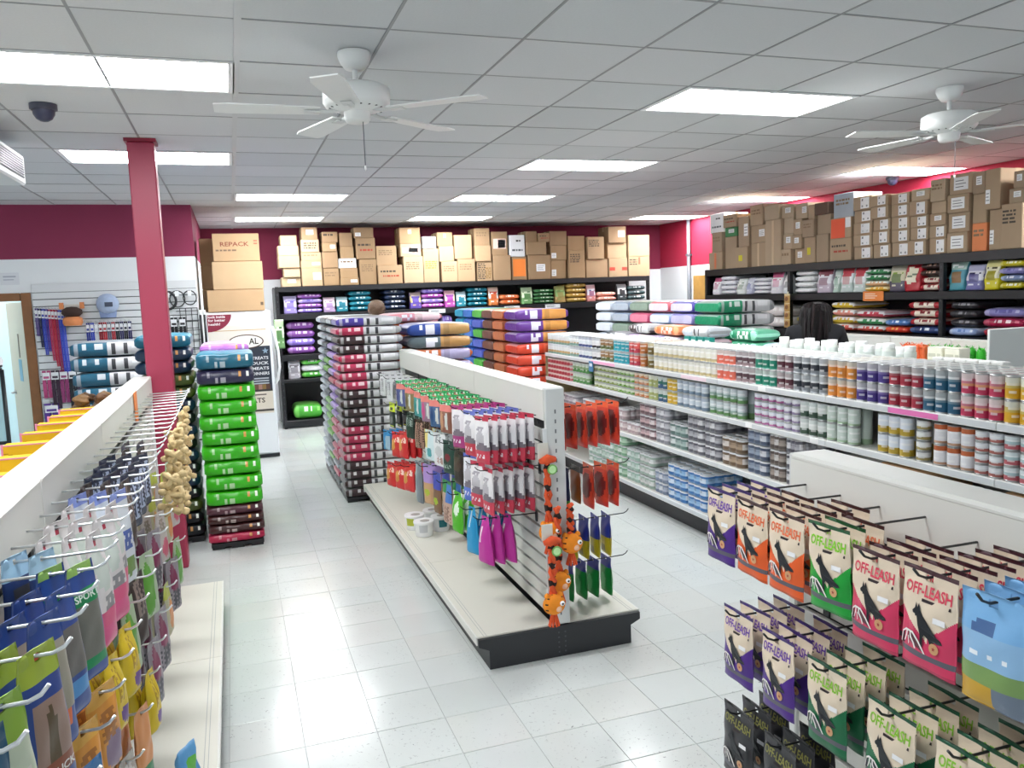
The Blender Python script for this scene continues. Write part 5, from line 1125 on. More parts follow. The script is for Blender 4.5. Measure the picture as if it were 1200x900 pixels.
# ---------------------------------------------------------------- left gondola, faces +x, chrome hooks
MP.update({'duck': simple('chew_bag', .14, .26, .04, '27458c', [('r', 0, 0, 1, .2, '9fb43c'), ('r', .17, .34, .83, .86, '9a8074'), ('e', .45, .6, .12, .22, '5c4c34'), ('r', .17, .76, .9, .88, '8c4a30')], words=[('DUCK', .3, .8, .85, .055, 'e8e4e0')]),
 'sport': simple('chew_bag', .13, .27, .04, '2c4c94', [('r', .1, 0, .9, .1, '9cc864'), ('r', .12, .24, .88, .78, '76766e'), ('r', .1, .2, .95, .32, '1c9058'), ('r', .08, .78, .92, .86, '1c9058')], words=[('SPORT', .2, .8, .295, .06, 'dff0e4')]), 'bluegrey': simple('chew_bag', .13, .27, .04, '2c4c94', [('r', .15, .28, .85, .68, '6c6a66'), ('r', .08, .7, .95, .84, '4c94d0')]),
 'blueorange': simple('chew_bag', .13, .27, .04, '2c4c94', [('r', .1, .2, .4, .7, 'd8603c'), ('r', .4, .2, .9, .7, '9c9888'), ('r', .1, .72, .7, .82, 'e0703c')]), 'bluedark': simple('chew_bag', .12, .25, .03, '24386c', [('r', 0, 0, 1, .2, 'a8cce4'), ('r', .2, .3, .8, .7, '3c3c40'), ('r', 0, .7, .4, 1, '3c84cc')]), 'greenwhite': simple('chew_bag', .12, .24, .03, 'c4d0b8', [('r', 0, 0, 1, .3, '8ab040'), ('r', .2, .5, .8, .9, 'd4d4c8')]),
 'whitepink': simple('rawhide_bag', .15, .3, .05, 'd9d4d4', [('r', .4, .08, .56, .34, 'b4344c'), ('e', .4, .3, .3, .2, 'c6d0c8'), ('r', .1, .68, .9, .78, 'd85c84'), ('r', 0, .8, 1, 1, 'd85c8c'), ('t', .2, .55, .9, .66, '8c8c90', 3)]), 'lilacwhite': simple('rawhide_bag', .14, .3, .04, 'd0d6dc', [('r', 0, 0, 1, .1, '8c9cd8'), ('t', .3, .4, .9, .62, '4c64a8', 2), ('e', .5, .8, .3, .1, '6c8c4c')]),
 'navyp2': simple('navy_packet', .13, .2, .03, '1f2a44', [('t', .1, .15, .9, .85, 'a8b4cc', 3)]), 'brownp': simple('brown_packet', .1, .24, .03, '3c302c', [('t', .2, .1, .8, .6, '8c7c74', 2)]), 'greenleaf': simple('clear_packet', .13, .24, .03, 'a4b898', [('e', .35, .55, .3, .4, '5c9c38')]), 'gold': simple('yellow_packet', .1, .2, .05, 'd8bc28', [('e', .65, .78, .28, .12, '6c4c8c'), ('t', .3, .15, .6, .6, 'b08c24', 3)]),
 'orangep': simple('orange_packet', .11, .21, .04, 'd8943c', [('r', 0, 0, 1, .2, 'dca84c'), ('e', .6, .75, .35, .2, '8c7890'), ('t', .2, .25, .7, .6, 'a86c30', 4)]), 'tealwhite2': simple('teal_packet', .16, .26, .04, '3c7cac', [('r', 0, 0, 1, .4, '2c74b0'), ('r', .45, .22, .95, .75, 'e4ebe8'), ('e', .65, .45, .12, .1, '9cc08c'), ('r', 0, .78, 1, 1, '8ca4b4')]), 'tealdark': simple('teal_packet', .13, .25, .03, '245470', [('e', .65, .5, .25, .35, '8ca49c')]),
 'clearbrown': simple('clear_packet', .13, .26, .05, 'a8a098', [('e', .5, .68, .34, .28, '4c382c'), ('t', .2, .1, .8, .3, 'd4d0cc', 3)]), 'burgundy': simple('burgundy_packet', .12, .24, .03, '8c848c', [('e', .4, .4, .25, .3, '7c2c50'), ('t', .1, .6, .9, .95, '44444c', 3)]), 'pinkclear': simple('clear_packet', .12, .22, .03, 'b8b0ac', [('e', .55, .7, .25, .2, 'c85c74'), ('t', .2, .15, .8, .4, '8c8478', 3)]), 'orangeclear': simple('clear_packet', .12, .22, .03, 'b4b094', [('r', 0, 0, 1, .25, 'b4bc54'), ('e', .5, .6, .3, .28, 'd08c54')]),
 'orangegreen': simple('orange_packet', .1, .22, .03, 'd8945c', [('r', 0, .74, 1, 1, '1c7c48')])})
PN.update({'duck': 'blue chew bag with olive head and DUCK print', 'sport': 'blue and green chew bag with grey window', 'bluegrey': 'blue chew bag with grey window', 'blueorange': 'blue chew bag with orange stripe', 'bluedark': 'dark blue chew bag with pale head', 'greenwhite': 'pale green-headed chew bag', 'whitepink': 'white and pink rawhide bag', 'lilacwhite': 'lilac-topped white rawhide bag', 'navyp2': 'navy patterned packet', 'brownp': 'dark brown packet', 'greenleaf': 'clear packet with green leaf print',
 'gold': 'yellow packet with purple blob', 'orangep': 'orange packet', 'tealwhite2': 'teal packet with white label', 'tealdark': 'dark teal packet', 'clearbrown': 'clear packet with brown chew', 'burgundy': 'grey and burgundy packet', 'pinkclear': 'clear packet with pink tag', 'orangeclear': 'clear packet with orange chew', 'orangegreen': 'orange packet with green base'})
def left_row(rows, z, where, L=.27):
    cnt = {}
    for y, k, n, xf in rows:
        hook(G_LEFT, .045, y-.3, z, L, 1, False)
        if not k: continue
        cnt[k] = cnt.get(k, 0)+1; tot = sum(1 for r in rows if r[1] == k)
        yw = -rng.uniform(.35, .5) if y < 2.15 else -rng.uniform(.1, .4)
        for i in range(n):
            lab = '%s, %s, %s' % (PN[k], ordw(i, n, 'front', 'innermost') if n > 1 else 'alone', where)
            if tot > 1: lab += ', %s such hook' % ordw(cnt[k]-1, tot, 'nearest', 'farthest')
            hang(MP[k], -.61, 1, y+rng.uniform(-.0015, .0015), z+.0175, xf-.056*i, lab, 'packet', PN[k]+'s, '+where, 'packet', 0, yw)
ZL = 1.297
left_row([(1.18, 'tealdark', 2, -.36), (1.32, 'greenwhite', 2, -.36), (1.5, 'duck', 2, -.35), (1.66, 'blueorange', 2, -.37), (1.80, 'bluegrey', 2, -.37), (1.97, 'sport', 2, -.36), (2.11, 'bluedark', 2, -.46), (2.24, 'whitepink', 3, -.37), (2.4, 'whitepink', 3, -.37), (2.56, 'whitepink', 3, -.37), (2.72, 'lilacwhite', 3, -.37), (2.88, 'brownp', 3, -.37), (3.03, 'navyp2', 3, -.37), (3.2, 'navyp2', 3, -.37), (3.36, 'navyp2', 3, -.37), (3.52, 'brownp', 2, -.38), (3.68, 'navyp2', 2, -.4)]
    + [(3.84+.155*i, None, 0, 0) for i in range(14)], ZL, 'top row, left gondola')
left_row([(1.3, 'tealwhite2', 2, -.36), (1.46, 'tealdark', 3, -.38), (1.64, 'tealwhite2', 2, -.34), (1.84, 'orangep', 3, -.36), (2.02, 'orangep', 3, -.35), (2.2, 'gold', 3, -.35), (2.4, 'gold', 3, -.34), (2.62, 'greenleaf', 3, -.36), (2.86, 'brownp', 3, -.36), (3.1, 'greenleaf', 3, -.35), (3.4, 'burgundy', 3, -.35), (3.7, 'pinkclear', 3, -.35), (4.0, 'orangeclear', 3, -.35), (4.3, 'pinkclear', 3, -.34), (4.6, 'orangeclear', 3, -.34), (4.9, 'greenleaf', 2, -.34)], .985, 'second row, left gondola')
left_row([(1.5, 'tealdark', 3, -.36), (1.74, 'tealwhite2', 2, -.36), (1.98, 'clearbrown', 3, -.35), (2.22, 'clearbrown', 3, -.34), (2.48, 'orangegreen', 3, -.33), (2.74, 'gold', 2, -.33), (3.0, 'burgundy', 3, -.34), (3.3, 'burgundy', 3, -.34), (3.6, 'orangeclear', 3, -.34), (3.95, 'burgundy', 2, -.34), (4.3, 'greenleaf', 2, -.34)], .70, 'third row, left gondola')
# golden rawhide knots strung from the hook tips
def knot_mesh(seed):
    r = random.Random(seed); b = MB('organic', hx('cdb482'))
    for s in (-1, 1):
        pts = [(s*.03*math.cos(t)-s*.0, .018*math.sin(t)*r.uniform(.8, 1.2), .03*s*.3+.022*math.sin(2*t)) for t in [q*PI/5 for q in range(-1, 6)]]
        b.tube(pts, .013, 7)
    b.tube([(-.05, 0, .012), (-.02, .01, 0), (.02, -.01, 0), (.05, 0, -.012)], .012, 7); b.lathe([(.0, -.016), (.017, -.008), (.018, .008), (0, .016)], 8, (.05, 0, -.012)); b.lathe([(.0, -.016), (.017, -.008), (.018, .008), (0, .016)], 8, (-.05, 0, .012))
    return b.build('rawhide_knot')
KM = [knot_mesh(s) for s in range(3)]
rk = random.Random(5); nk = 0
for (x, y, z, n) in ((-.29, 4.75, 1.27, 2), (-.285, 4.5, 1.24, 3), (-.29, 4.3, 1.24, 4), (-.285, 4.15, 1.22, 4), (-.29, 3.98, 1.2, 4), (-.29, 3.78, 1.12, 3)):
    for i in range(n):
        nk += 1
        solo('rawhide_knot', KM[nk % 3], 'golden rawhide knot, %s of the %s string at the left hook tips' % (ordw(i, n, 'top', 'lowest'), ('farthest', 'second farthest', 'third', 'fourth', 'fifth', 'nearest')[[4.75, 4.5, 4.3, 4.15, 3.98, 3.78].index(y)]), 'dog chew', (x+rk.uniform(-.012, .012), y+rk.uniform(-.02, .02), z-.066*i), (rk.uniform(-.4, .4), rk.uniform(0, .8), rk.uniform(0, 3)), 'golden rawhide knots')
# ---------------------------------------------------------------- tubs on the middle gondola's deck
def tub(lab, x, y, rz, c1):
    t = thing('tub', lab, 'tub', (x, y, .1725), rz)
    b = MB('plastic', hx('e8eaec'))
    def band(u): return hx(c1) if .55 < u < .72 else hx('e2e4e6') if .3 < u < .5 else hx('eef0f0')
    b.lathe([(0, 0), (.058, 0), (.06, .004), (.064, .035), (.068, .09), (.07, .1)], 20, cols=[hx('e0e2e4')]*2+[hx('e8eaec'), band, hx('e8eaec')])
    part('body', b.build('body'), t)
    b = MB('plastic', hx('f0f1f2')); b.lathe([(.074, .094), (.075, .106), (.072, .11), (.066, .107), (.05, .1065), (0, .1065)], 20); b.lathe([(.035, .107), (.034, .1075), (0, .1075)], 14, (.008, 0, 0), [hx('6c7c84'), hx('a8a4a0')])
    part('lid', b.build('lid'), t)
tub('white tub with yellow-green label, left of the four on the deck', 1.175, 5.78, -.3, 'b4bc3c'); tub('white tub with pale label, front of the four on the deck', 1.2, 5.58, .2, 'c8ccd0')
tub('white tub with teal label, right of the four on the deck', 1.345, 5.66, .5, '1c7884'); tub('white tub with plain label, back of the four on the deck', 1.33, 5.85, 1.4, 'd0d2d4')
# ---------------------------------------------------------------- orange tiger rope toys on the end post
def tiger(lab, x, y, z, hz, seed, tag_=True, disc=True):
    """cardboard tag at z = 0, rope down to a stuffed head at -hz and a tassel below"""
    r = random.Random(seed); t = thing('tiger_toy', lab, 'dog toy', (x, y, z)); OR = hx('f29024'); DK = hx('e0582e'); BK = hx('2a1c18')
    if tag_:
        part('card_tag', boxm('card_tag', -.045, .012, -.002, .002, -.05, .03, hx('e0dcd0'), 'print'), t); b = MB('cloth', DK)
        b.tube([(-.04, -.012, -.06), (0, -.016, -.05), (.045, -.012, -.055)], .022, 8, rs=[.012, .026, .014]); part('ear_loop', b.build('ear_loop'), t)
    if disc:
        b = MB('print', hx('a4d884')); b.lathe([(0, -.002), (.026, -.002), (.026, .002), (.019, .0024), (0, .0024)], 16, cols=[hx('7cb85c')]*3+[hx('c4ecac')])
        part('round_tag', b.build('round_tag'), t, (.018, -.035, -.1), (PI/2, 0, 0))
    for s in (-1, 1):
        b = MB('cloth', DK); n = 14; pts = [(s*.012*math.cos(q*1.3)+.003*r.random(), s*.012*math.sin(q*1.3)-.008, -.05-(hz-.05)*q/n) for q in range(n+1)]
        b.tube(pts, .011, 7)
        for q in range(len(b.f)):
            if (q//7) % 4 == 1: b.c[q] = BK
        part('rope', b.build('rope'), t)
    b = MB('cloth', OR); R = .052
    def H(u, v):
        a = u*2*PI; e = (v-.5)*PI; return (R*1.12*math.cos(e)*math.cos(a), -.022+R*.72*math.cos(e)*math.sin(a), -hz+R*math.sin(e))
    def hp(u, v):
        return BK if (int(v*22) % 4 == 0 and (.56 < u < .64 or .9 < u < .98 or .3 < u < .42)) else OR
    b.grid(H, 32, 22, hp); hd = part('head', b.build('head'), t)
    for s in (-1, 1):
        b = MB('cloth', OR); b.lathe([(.016, 0), (.014, .012), (0, .022)], 8, (s*.034, -.02, -hz+.04)); part('ear', b.build('ear'), hd)
        if s < 0: continue
        b = MB('plastic', hx('f4f4f2')); b.lathe([(.013, 0), (.011, .005), (.0055, .0085), (.005, .0088), (0, .009)], 12, cols=[hx('f4f4f2')]*2+[BK]*2); part('eye', b.build('eye'), hd, (s*.018+.012, -.056, -hz+.012), (PI/2, 0, 0))
    b = MB('cloth', hx('f4c4a4')); b.lathe([(.016, 0), (.012, .01), (0, .014)], 10); part('muzzle', b.build('muzzle'), hd, (.012, -.055, -hz-.014), (PI/2, 0, 0))
    b = MB('cloth', DK)
    for q in range(9):
        a = 2*PI*q/9; b.tube([(.008*math.cos(a), -.015+.008*math.sin(a), -hz-R+.005), (.018*math.cos(a), -.015+.014*math.sin(a), -hz-R-.03), (.026*math.cos(a), -.015+.02*math.sin(a), -hz-R-.06)], .006, 5)
    part('tassel', b.build('tassel'), t)
part('clip_strip', boxm('clip_strip', -.012, .012, -.017, -.013, .25, 1.2, hx('e6e8e8'), 'plastic'), G_MID, (-.06, 0, 0))
tiger('orange tiger rope toy, highest of the four on the end post', 1.435, 3.715, 1.1, .42, 1)
tiger('orange tiger rope toy, right one behind the second on the end post', 1.545, 3.70, .86, .25, 2, False, False)
tiger('orange tiger rope toy, third down on the end post', 1.465, 3.675, .86, .43, 3, False, False)
tiger('orange tiger rope toy, lowest of the four on the end post', 1.40, 3.60, .72, .37, 4, True, True)

solo('packet', upright('packet', .1, .05, .22, (lambda p: (lambda u, v, s: p(u, v)))(design(hx('5a9cd0'), [('r', 0, .6, 1, 1, hx('2c6ca8')), ('e', .5, .4, .22, .25, hx('5cb43c'))]))), 'small blue packet with a green leaf standing on the left gondola deck', 'packet', (-.25, 2.83, .1725), PI/2-.5)
# ================================================================ left wall: slatwall, door, notice
SW0, SW1, SZ = -2.02, -.36, 2.16
sl = thing('slatwall', 'pale grey slatwall panel on the left wall hung with leashes and collars', 'wall display', ((SW0+SW1)/2, WY-.03, 0))
hw = (SW1-SW0)/2
part('backing', boxm('backing', -hw, hw, .012, .028, .3, SZ, hx('4a4d50')), sl)
part('top_board', boxm('top_board', -hw, hw, 0, .014, 2.07, SZ, hx('dcdfe1'), ch=.002), sl)
me = boxm('slat', -hw, hw, 0, .014, 0, .067, hx('dcdfe1'), ch=.002)
for i in range(23): part('slat', me, sl, (0, 0, 2.066-.0762*(i+1)+.008))
fr = struct('trim_1', boxm('door_frame_post', -2.13, -2.035, WY-.03, WY+.17, 0, 2.07, hx('8a5c36'), 'wood', ch=.006))
struct('trim_2', boxm('door_frame_head', DX0-.09, -2.135, WY-.03, WY+.17, 1.985, 2.07, hx('8a5c36'), 'wood', ch=.006))
struct('trim_3', boxm('door_frame_post', DX0-.09, DX0, WY-.03, WY+.17, 0, 1.98, hx('8a5c36'), 'wood', ch=.006))
dr = struct('door_1', boxm('door_1', -.8, 0, -.02, .02, .01, 1.975, hx('cfc8b2'), 'paint', ch=.003), None, (-2.15, WY+.19, 0)); dr.rotation_euler = (0, 0, -1.155)
b = MB('steel', hx('c8cacc')); b.lathe([(0, 0), (.03, 0), (.03, .008), (0, .01)], 14); b.tube([(0, 0, .008), (0, 0, .045), (.04, 0, .05), (.11, 0, .048)], .009, 8); part('door_handle', b.build('door_handle'), dr, (-.72, -.02, .93), (PI/2, 0, 0))
part('kick_strip', boxm('kick_strip', -.36, -.32, -.024, -.02, 1.35, 1.62, hx('7a6a58')), dr); part('door_notice', boxm('door_notice', -.42, -.28, -.023, -.02, 1.08, 1.33, hx('7fb4cc'), 'print'), dr)
b = MB('print', hx('e2e5ea')); b.box(-.09, .09, -.002, 0, 0, .13); b.box(-.06, .06, -.003, -.001, .08, .095, hx('b0b6c2')); b.box(-.06, .04, -.003, -.001, .05, .06, hx('b0b6c2'))
solo('wall_notice', b.build('wall_notice'), 'small white paper notice on the wall above the brown door frame', 'notice', (-2.22, WY-.001, 2.16))
# back room seen through the doorway
struct('floor_2', boxm('floor_2', -5.4, -.6, WY+.15, BY, -.05, -.001, hx('c4ccd0')))
struct('wall_beyond', boxm('wall_beyond', -5.4, -.6, BY-.1, BY, 0, HC, hx('d4eef2'), 'wall'))
struct('wall_side', boxm('wall_side', -5.4, -5.3, WY+.15, BY-.1, 0, HC, hx('d4eef2'), 'wall'))
t = thing('ceiling_light', 'unseen lamp of the bright back room behind the brown door', 'ceiling light', (-3.3, 11.6, 2.97)); part('diffuser', boxm('diffuser', -.6, .6, -.3, .3, 0, .02, (1, 1, 1, 1), 'lamp'), t)
# a framed mirror on a stand at the left edge
t = thing('floor_mirror', 'pale framed mirror panel with black frame standing by the doorway, left edge', 'mirror', (-2.46, 9.35, 0), -.12)
b = MB('plastic', hx('20262a')); b.tube([(.25, 0, .02), (.25, 0, 1.3)], .02, 6); b.tube([(-.3, 0, .02), (-.3, 0, 1.3)], .02, 6); b.tube([(-.3, 0, .56), (.25, 0, .56)], .02, 6); b.tube([(-.3, 0, 1.3), (.25, 0, 1.3)], .02, 6)
part('frame', b.build('frame'), t); part('panel', boxm('panel', -.29, .24, -.006, .006, .57, 1.29, hx('b4dce2')), t)
b = MB('plastic', hx('23262a')); b.lathe([(.02, 0), (.06, .02), (.055, .08), (.02, .11), (0, .11)], 12, (.2, 0, 1.31)); b.lathe([(.035, .02), (.045, .06), (.03, .1)], 10, (.24, -.03, 1.33), [hx('eef0f2')]*2); part('black_cap', b.build('black_cap'), t)
# leashes, collars and caps on the slatwall
def strap(label, x, z, L, w, col, sway=0, cat='leash', name='leash', gr='leashes on the slatwall'):
    t = thing(name, label, cat, (x, WY-.05, z), 0, gr)
    b = MB('cloth', hx(col)); n = 6
    for s in (-1, 1):
        pts = [(s*w*.5+sway*q/n, -.012-.02*math.sin(q*.5), -L*q/n) for q in range(n+1)]
        for q in range(n):
            p, e = pts[q], pts[q+1]; k = len(b.v); ww = w*.42
            b.v += [(p[0]-ww, p[1], p[2]), (p[0]+ww, p[1], p[2]), (e[0]+ww, e[1], e[2]), (e[0]-ww, e[1], e[2]), (p[0]-ww, p[1]+.003, p[2]), (p[0]+ww, p[1]+.003, p[2]), (e[0]+ww, e[1]+.003, e[2]), (e[0]-ww, e[1]+.003, e[2])]
            for f in ((0, 3, 2, 1), (4, 5, 6, 7), (0, 4, 7, 3), (1, 2, 6, 5)): b.face(tuple(k+i for i in f))
    part('strap', b.build('strap'), t)
    b = MB('print', hx('e6e8ec')); b.box(-w*.8, w*.8, -.04, -.037, -.1, -.02); b.box(-w*.6, w*.6, -.041, -.036, -.085, -.06, hx(col)); part('card', b.build('card'), t)
    b = MB('steel', hx('b8bcc0')); b.tube([(0, .0185, .008), (0, -.05, .01), (0, -.055, .022)], .003, 5); part('peg', b.build('peg'), t)
LC = [('5a4c84', .3, 'grey purple'), ('262a4a', .42, 'dark navy'), ('3a4ab0', .5, 'blue'), ('4c3c94', .46, 'violet'), ('a83858', .56, 'crimson'), ('b02c40', .62, 'red'), ('8c2c50', .7, 'dark red'), ('3448b4', .72, 'bright blue'), ('4a5cc8', .74, 'light blue')]
for i, (c, L, n) in enumerate(LC): strap('%s leash, %s from the left on the slatwall' % (n, ORD[i]), -1.985+.031*i, 1.9-.004*i, L, .017, c, .002*i)
CC = [('34408c', 'navy'), ('4858c0', 'blue'), ('c8ccd4', 'white'), ('8c2430', 'dark red'), ('b43c44', 'red'), ('6c6c80', 'grey'), ('a83440', 'crimson'), ('2c3038', 'black'), ('3c3c64', 'indigo'), ('202428', 'jet black'), ('2a2c60', 'deep blue')]
for i, (c, n) in enumerate(CC): strap('%s collar strap, %s from the left in the collar row' % (n, ORD[i]), -1.5+.042*i, 1.72, .23, .02, c, 0, 'collar', 'collar_strap', 'collars on the slatwall')
for i, (c, n, L) in enumerate((('b04878', 'pink', .3), ('3c2c3c', 'black', .42), ('8c3c6c', 'plum', .36), ('262830', 'jet black', .5), ('343048', 'charcoal', .46), ('c060a0', 'bright pink', .42), ('9450a8', 'violet', .44))):
    strap('%s harness strap, %s from the left on the low slatwall bar' % (n, ORD[i]), -1.95+.085*i, 1.22, L, .045, c, 0, 'harness', 'harness_strap', 'harness straps on the slatwall')
strap('bunch of purple straps hanging lowest on the slatwall', -1.93, .86, .22, .08, '5c3c94', 0, 'harness', 'harness_strap')
t = thing('costume_hat', 'brown and orange dog hat on a white card, upper slatwall', 'hat', (-1.63, WY-.088, 1.9))
b = MB('print', hx('d8d4cc')); b.box(-.09, .09, .05, .056, -.02, .03); part('card', b.build('card'), t)
b = MB('cloth', hx('3c2a24')); b.lathe([(.0, .0), (.06, .01), (.105, .05), (.1, .09), (.05, .12), (0, .125)], 16, (0, -.06, -.12)); part('crown', b.build('crown'), t)
b = MB('cloth', hx('d88a58')); b.lathe([(.085, 0), (.1, .03), (.095, .08), (.06, .1)], 16, (0, -.06, -.2)); b.box(-.12, -.08, -.06, -.02, -.02, .05); b.box(.08, .12, -.06, -.02, -.02, .05); part('band', b.build('band'), t)
t = thing('cap', 'pale blue peaked cap hanging in the middle of the slatwall', 'hat', (-1.285, WY-.05, 1.92))
b = MB('cloth', hx('a8b8d4')); b.lathe([(.115, 0), (.115, .02), (.1, .06), (.06, .085), (0, .09)], 20); part('crown', b.build('crown'), t, (0, 0, 0), (PI/2, 0, 0))
b = MB('cloth', hx('8494b8')); b.grid(lambda u, v: (.1*(u-.5)*2*(1-.2*v), -.02-.012*v-.02*(1-(2*u-1)**2), -.06-.09*v+.06*(2*u-1)**2*(1-v)), 10, 5); part('peak', b.build('peak'), t)
b = MB('print', hx('3c4458')); b.box(-.02, .06, -.094, -.09, -.03, .02); part('badge', b.build('badge'), t)
def ring(label, x, z, r, col='202226', th=.007):
    t = thing('collar_ring', label, 'collar', (x, WY-.05, z), 0, 'ring collars on the slatwall')
    b = MB('plastic', hx(col)); b.tube([(r*math.sin(2*PI*q/20), -.01, -r+r*math.cos(2*PI*q/20)*1.15) for q in range(21)], th, 6, cap=False); part('loop', b.build('loop'), t)
    b = MB('print', hx('f0f2f2')); b.box(-.02, .02, -.022, -.019, -.05, .01); part('card', b.build('card'), t)
ring('black ring collar just right of the red column', -.665, 2.02, .085, th=.016); ring('black ring collar, middle of three right of the column', -.565, 2.03, .08); ring('black ring collar, rightmost beside the slatwall edge', -.432, 2.03, .07)
for i, (x, n) in enumerate(((-.62, 'left'), (-.53, 'middle'))):
    strap('black buckled lead, %s one right of the red column' % n, x, 1.74, .2, .04, '26282c', 0, 'leash')
t = thing('grid_panel', 'black wire grid panel with leads right of the red column', 'wall display', (-.45, WY-.04, 1.78))
for q in range(4):
    b = MB('plastic', hx('2c2e32')); b.tube([(-.1+.062*q, 0, .06), (-.1+.062*q, 0, -.46)], .004, 5); part('wire', b.build('wire'), t)
for q in range(5):
    b = MB('plastic', hx('2c2e32')); b.tube([(-.14, -.006, .03-.11*q), (.1, -.006, .03-.11*q)], .004, 5); part('wire', b.build('wire'), t)
for i, x in enumerate((-.335, -.292)):
    b = MB('plastic', hx('1a1c1f')); b.tube([(0, 0, 0), (0, 0, -.5)], .013, 8); b.lathe([(.016, 0), (.016, .05), (0, .055)], 8, (0, 0, 0), [hx('e8eaea')]*2)
    solo('catch_pole', b.build('catch_pole'), ['left', 'right'][i]+' black pole with white cap at the slatwall\'s right edge', 'pole', (x, WY-.06, 1.76))
# ================================================================ fridge with cartons
t = thing('fridge', 'white upright freezer with posters on its door, behind the green stack', 'fridge', (.075, 10.12, 0))
b = MB('paint', hx('eef2f6')); b.box(-.37, .37, .05, .86, .04, 1.78, ch=.012); part('cabinet', b.build('cabinet'), t)
b = MB('paint', hx('f0f4f8')); b.box(-.365, .365, 0, .048, .06, 1.77, ch=.01); dd = part('door', b.build('door'), t)
b = MB('plastic', hx('f4f6f8')); b.tube([(.375, .0, 1.58), (.395, -.03, 1.5), (.425, -.06, 1.3), (.43, -.06, 1.1), (.405, -.03, .95), (.375, 0, .9)], .016, 8); part('handle', b.build('handle'), dd)
b = MB('plastic', hx('2c2e32')); b.box(-.37, .37, .05, .8, 0, .04); part('foot', b.build('foot'), t)
b = MB('print', hx('ece6dc')); b.box(-.345, .335, -.002, .001, .55, 1.75)
b.box(-.345, .335, -.003, 0, 1.62, 1.75, hx('f4f6f8')); b.box(-.3, .3, -.0035, 0, 1.555, 1.562, hx('c8a060'))
q0 = len(b.v); b.v += [(-.345, -.0045, 1.75)]+[(-.345+.27*math.cos(a), -.0045, 1.75-.2*math.sin(a)) for a in [i*PI/24 for i in range(13)]]
for i in range(12): b.face((q0, q0+1+i, q0+2+i)[::1], hx('8c2440'))
for s, z, w_ in (('look inside', 1.715, .19), ('for better', 1.675, .19), ('health!', 1.63, .13)):
    vs, fs, asp = text2d(s); b.poly2d(vs, fs, lambda x, y: (-.335+x*w_, -.0055, z-.004+y*.03), hx('f6f0f0'))
q0 = len(b.v); b.v += [(.07+.2*math.cos(a), -.0042, 1.42+.085*math.sin(a)) for a in [i*PI/14 for i in range(28)]]; b.face(tuple(range(q0, q0+28)), hx('5a4030'))
q0 = len(b.v); b.v += [(.07+.185*math.cos(a), -.0052, 1.42+.073*math.sin(a)) for a in [i*PI/14 for i in range(28)]]; b.face(tuple(range(q0, q0+28)), hx('f6f4ee'))
vs, fs, asp = text2d('AL'); b.poly2d(vs, fs, lambda x, y: (.1+x*.11, -.0062, 1.385+y*.075), hx('3c342c'))
b.box(-.345, .335, -.0035, 0, .83, 1.36, hx('2b3240'))
q0 = len(b.v); b.v += [(.28+.04*math.cos(PI/2+i*PI/5)*(1 if i % 2 == 0 else .42), -.0045, 1.3+.04*math.sin(PI/2+i*PI/5)*(1 if i % 2 == 0 else .42)) for i in range(10)]; b.face(tuple(range(q0, q0+10)), hx('8ca4b8'))
for i, s in enumerate(('TREATS', 'DUCK', 'MEATS', 'DINNERS')):
    vs, fs, asp = text2d(s); b.poly2d(vs, fs, lambda x, y: (.32-.2+x*.19, -.0048, 1.2-.062*i+y*.036), hx('e8eaee'))
for i in range(3): b.box(.08, .3, -.0045, 0, .965-.03*i+.0, .98-.03*i, hx('b8c0c8'))
for i, c in enumerate(('8c5c34', 'c89c5c', '70483c', 'a87c6c', '8a6c3c', '5c3c30')): b.box(.04+.045*i, .083+.045*i, -.0046, 0, .84, .9, hx(c))
b.box(-.345, .335, -.0036, 0, .56, .82, hx('e4dacb')); b.box(-.345, .335, -.0046, 0, .815, .835, hx('33302e')); b.box(-.345, .335, -.0046, 0, .575, .6, hx('4a4642'))
vs, fs, asp = text2d('TREATS'); b.poly2d(vs, fs, lambda x, y: (-.06+x*.3, -.005, .68+y*.06), hx('4a3c34')); b.box(.02, .26, -.0046, 0, .77, .785, hx('6c6058'))
for q in range(len(b.f)):
    f = b.f[q]; P = [Vector(b.v[i]) for i in f]
    if abs((P[1]-P[0]).cross(P[2]-P[0]).y) > 1e-9 and max(p.y for p in P)-min(p.y for p in P) < 1e-6 and (P[1]-P[0]).cross(P[2]-P[0]).y > 0 and P[0].y < -.0039: b.f[q] = f[::-1]
part('poster', b.build('poster'), dd)
for (x0, x1, z0, z1, y0, dp, c, mk, lab) in ((-.25, .385, 1.782, 2.035, 10.14, .42, CARD[0], [('plain', .93, .6, .98, .75, hx('6c5844'))], 'low wide tan carton on the fridge, bottom of three'), (-.175, .39, 2.038, 2.365, 10.15, .4, CARD[2], [], 'plain tan carton on the fridge, middle of three'), (-.15, .37, 2.368, 2.69, 10.16, .4, CARD[0], [('text', .16, .3, .78, .46, hx('8a4c34'), 'REPACK'), ('print', .88, .22, .96, .42, hx('a86a50')), ('print', .06, .55, .5, .66, hx('7c6450'))], 'tan carton printed REPACK, topmost on the fridge')):
    solo('carton', carton_mesh(x1-x0, dp, z1-z0, c, mk), lab, 'box', ((x0+x1)/2, y0+dp/2, z0), 0, 'cartons on the fridge')
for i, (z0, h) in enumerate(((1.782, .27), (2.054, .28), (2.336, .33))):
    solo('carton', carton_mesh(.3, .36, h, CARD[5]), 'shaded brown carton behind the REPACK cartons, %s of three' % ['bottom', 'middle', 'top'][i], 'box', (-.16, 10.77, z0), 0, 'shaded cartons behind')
ST = standing('greenwhite', .14, .08, .42, 2)
solo('food_bag', ST, 'tall pale green bag hung at the back rack\'s left upright', 'bag', (.64, 12.24, 1.2), 0)
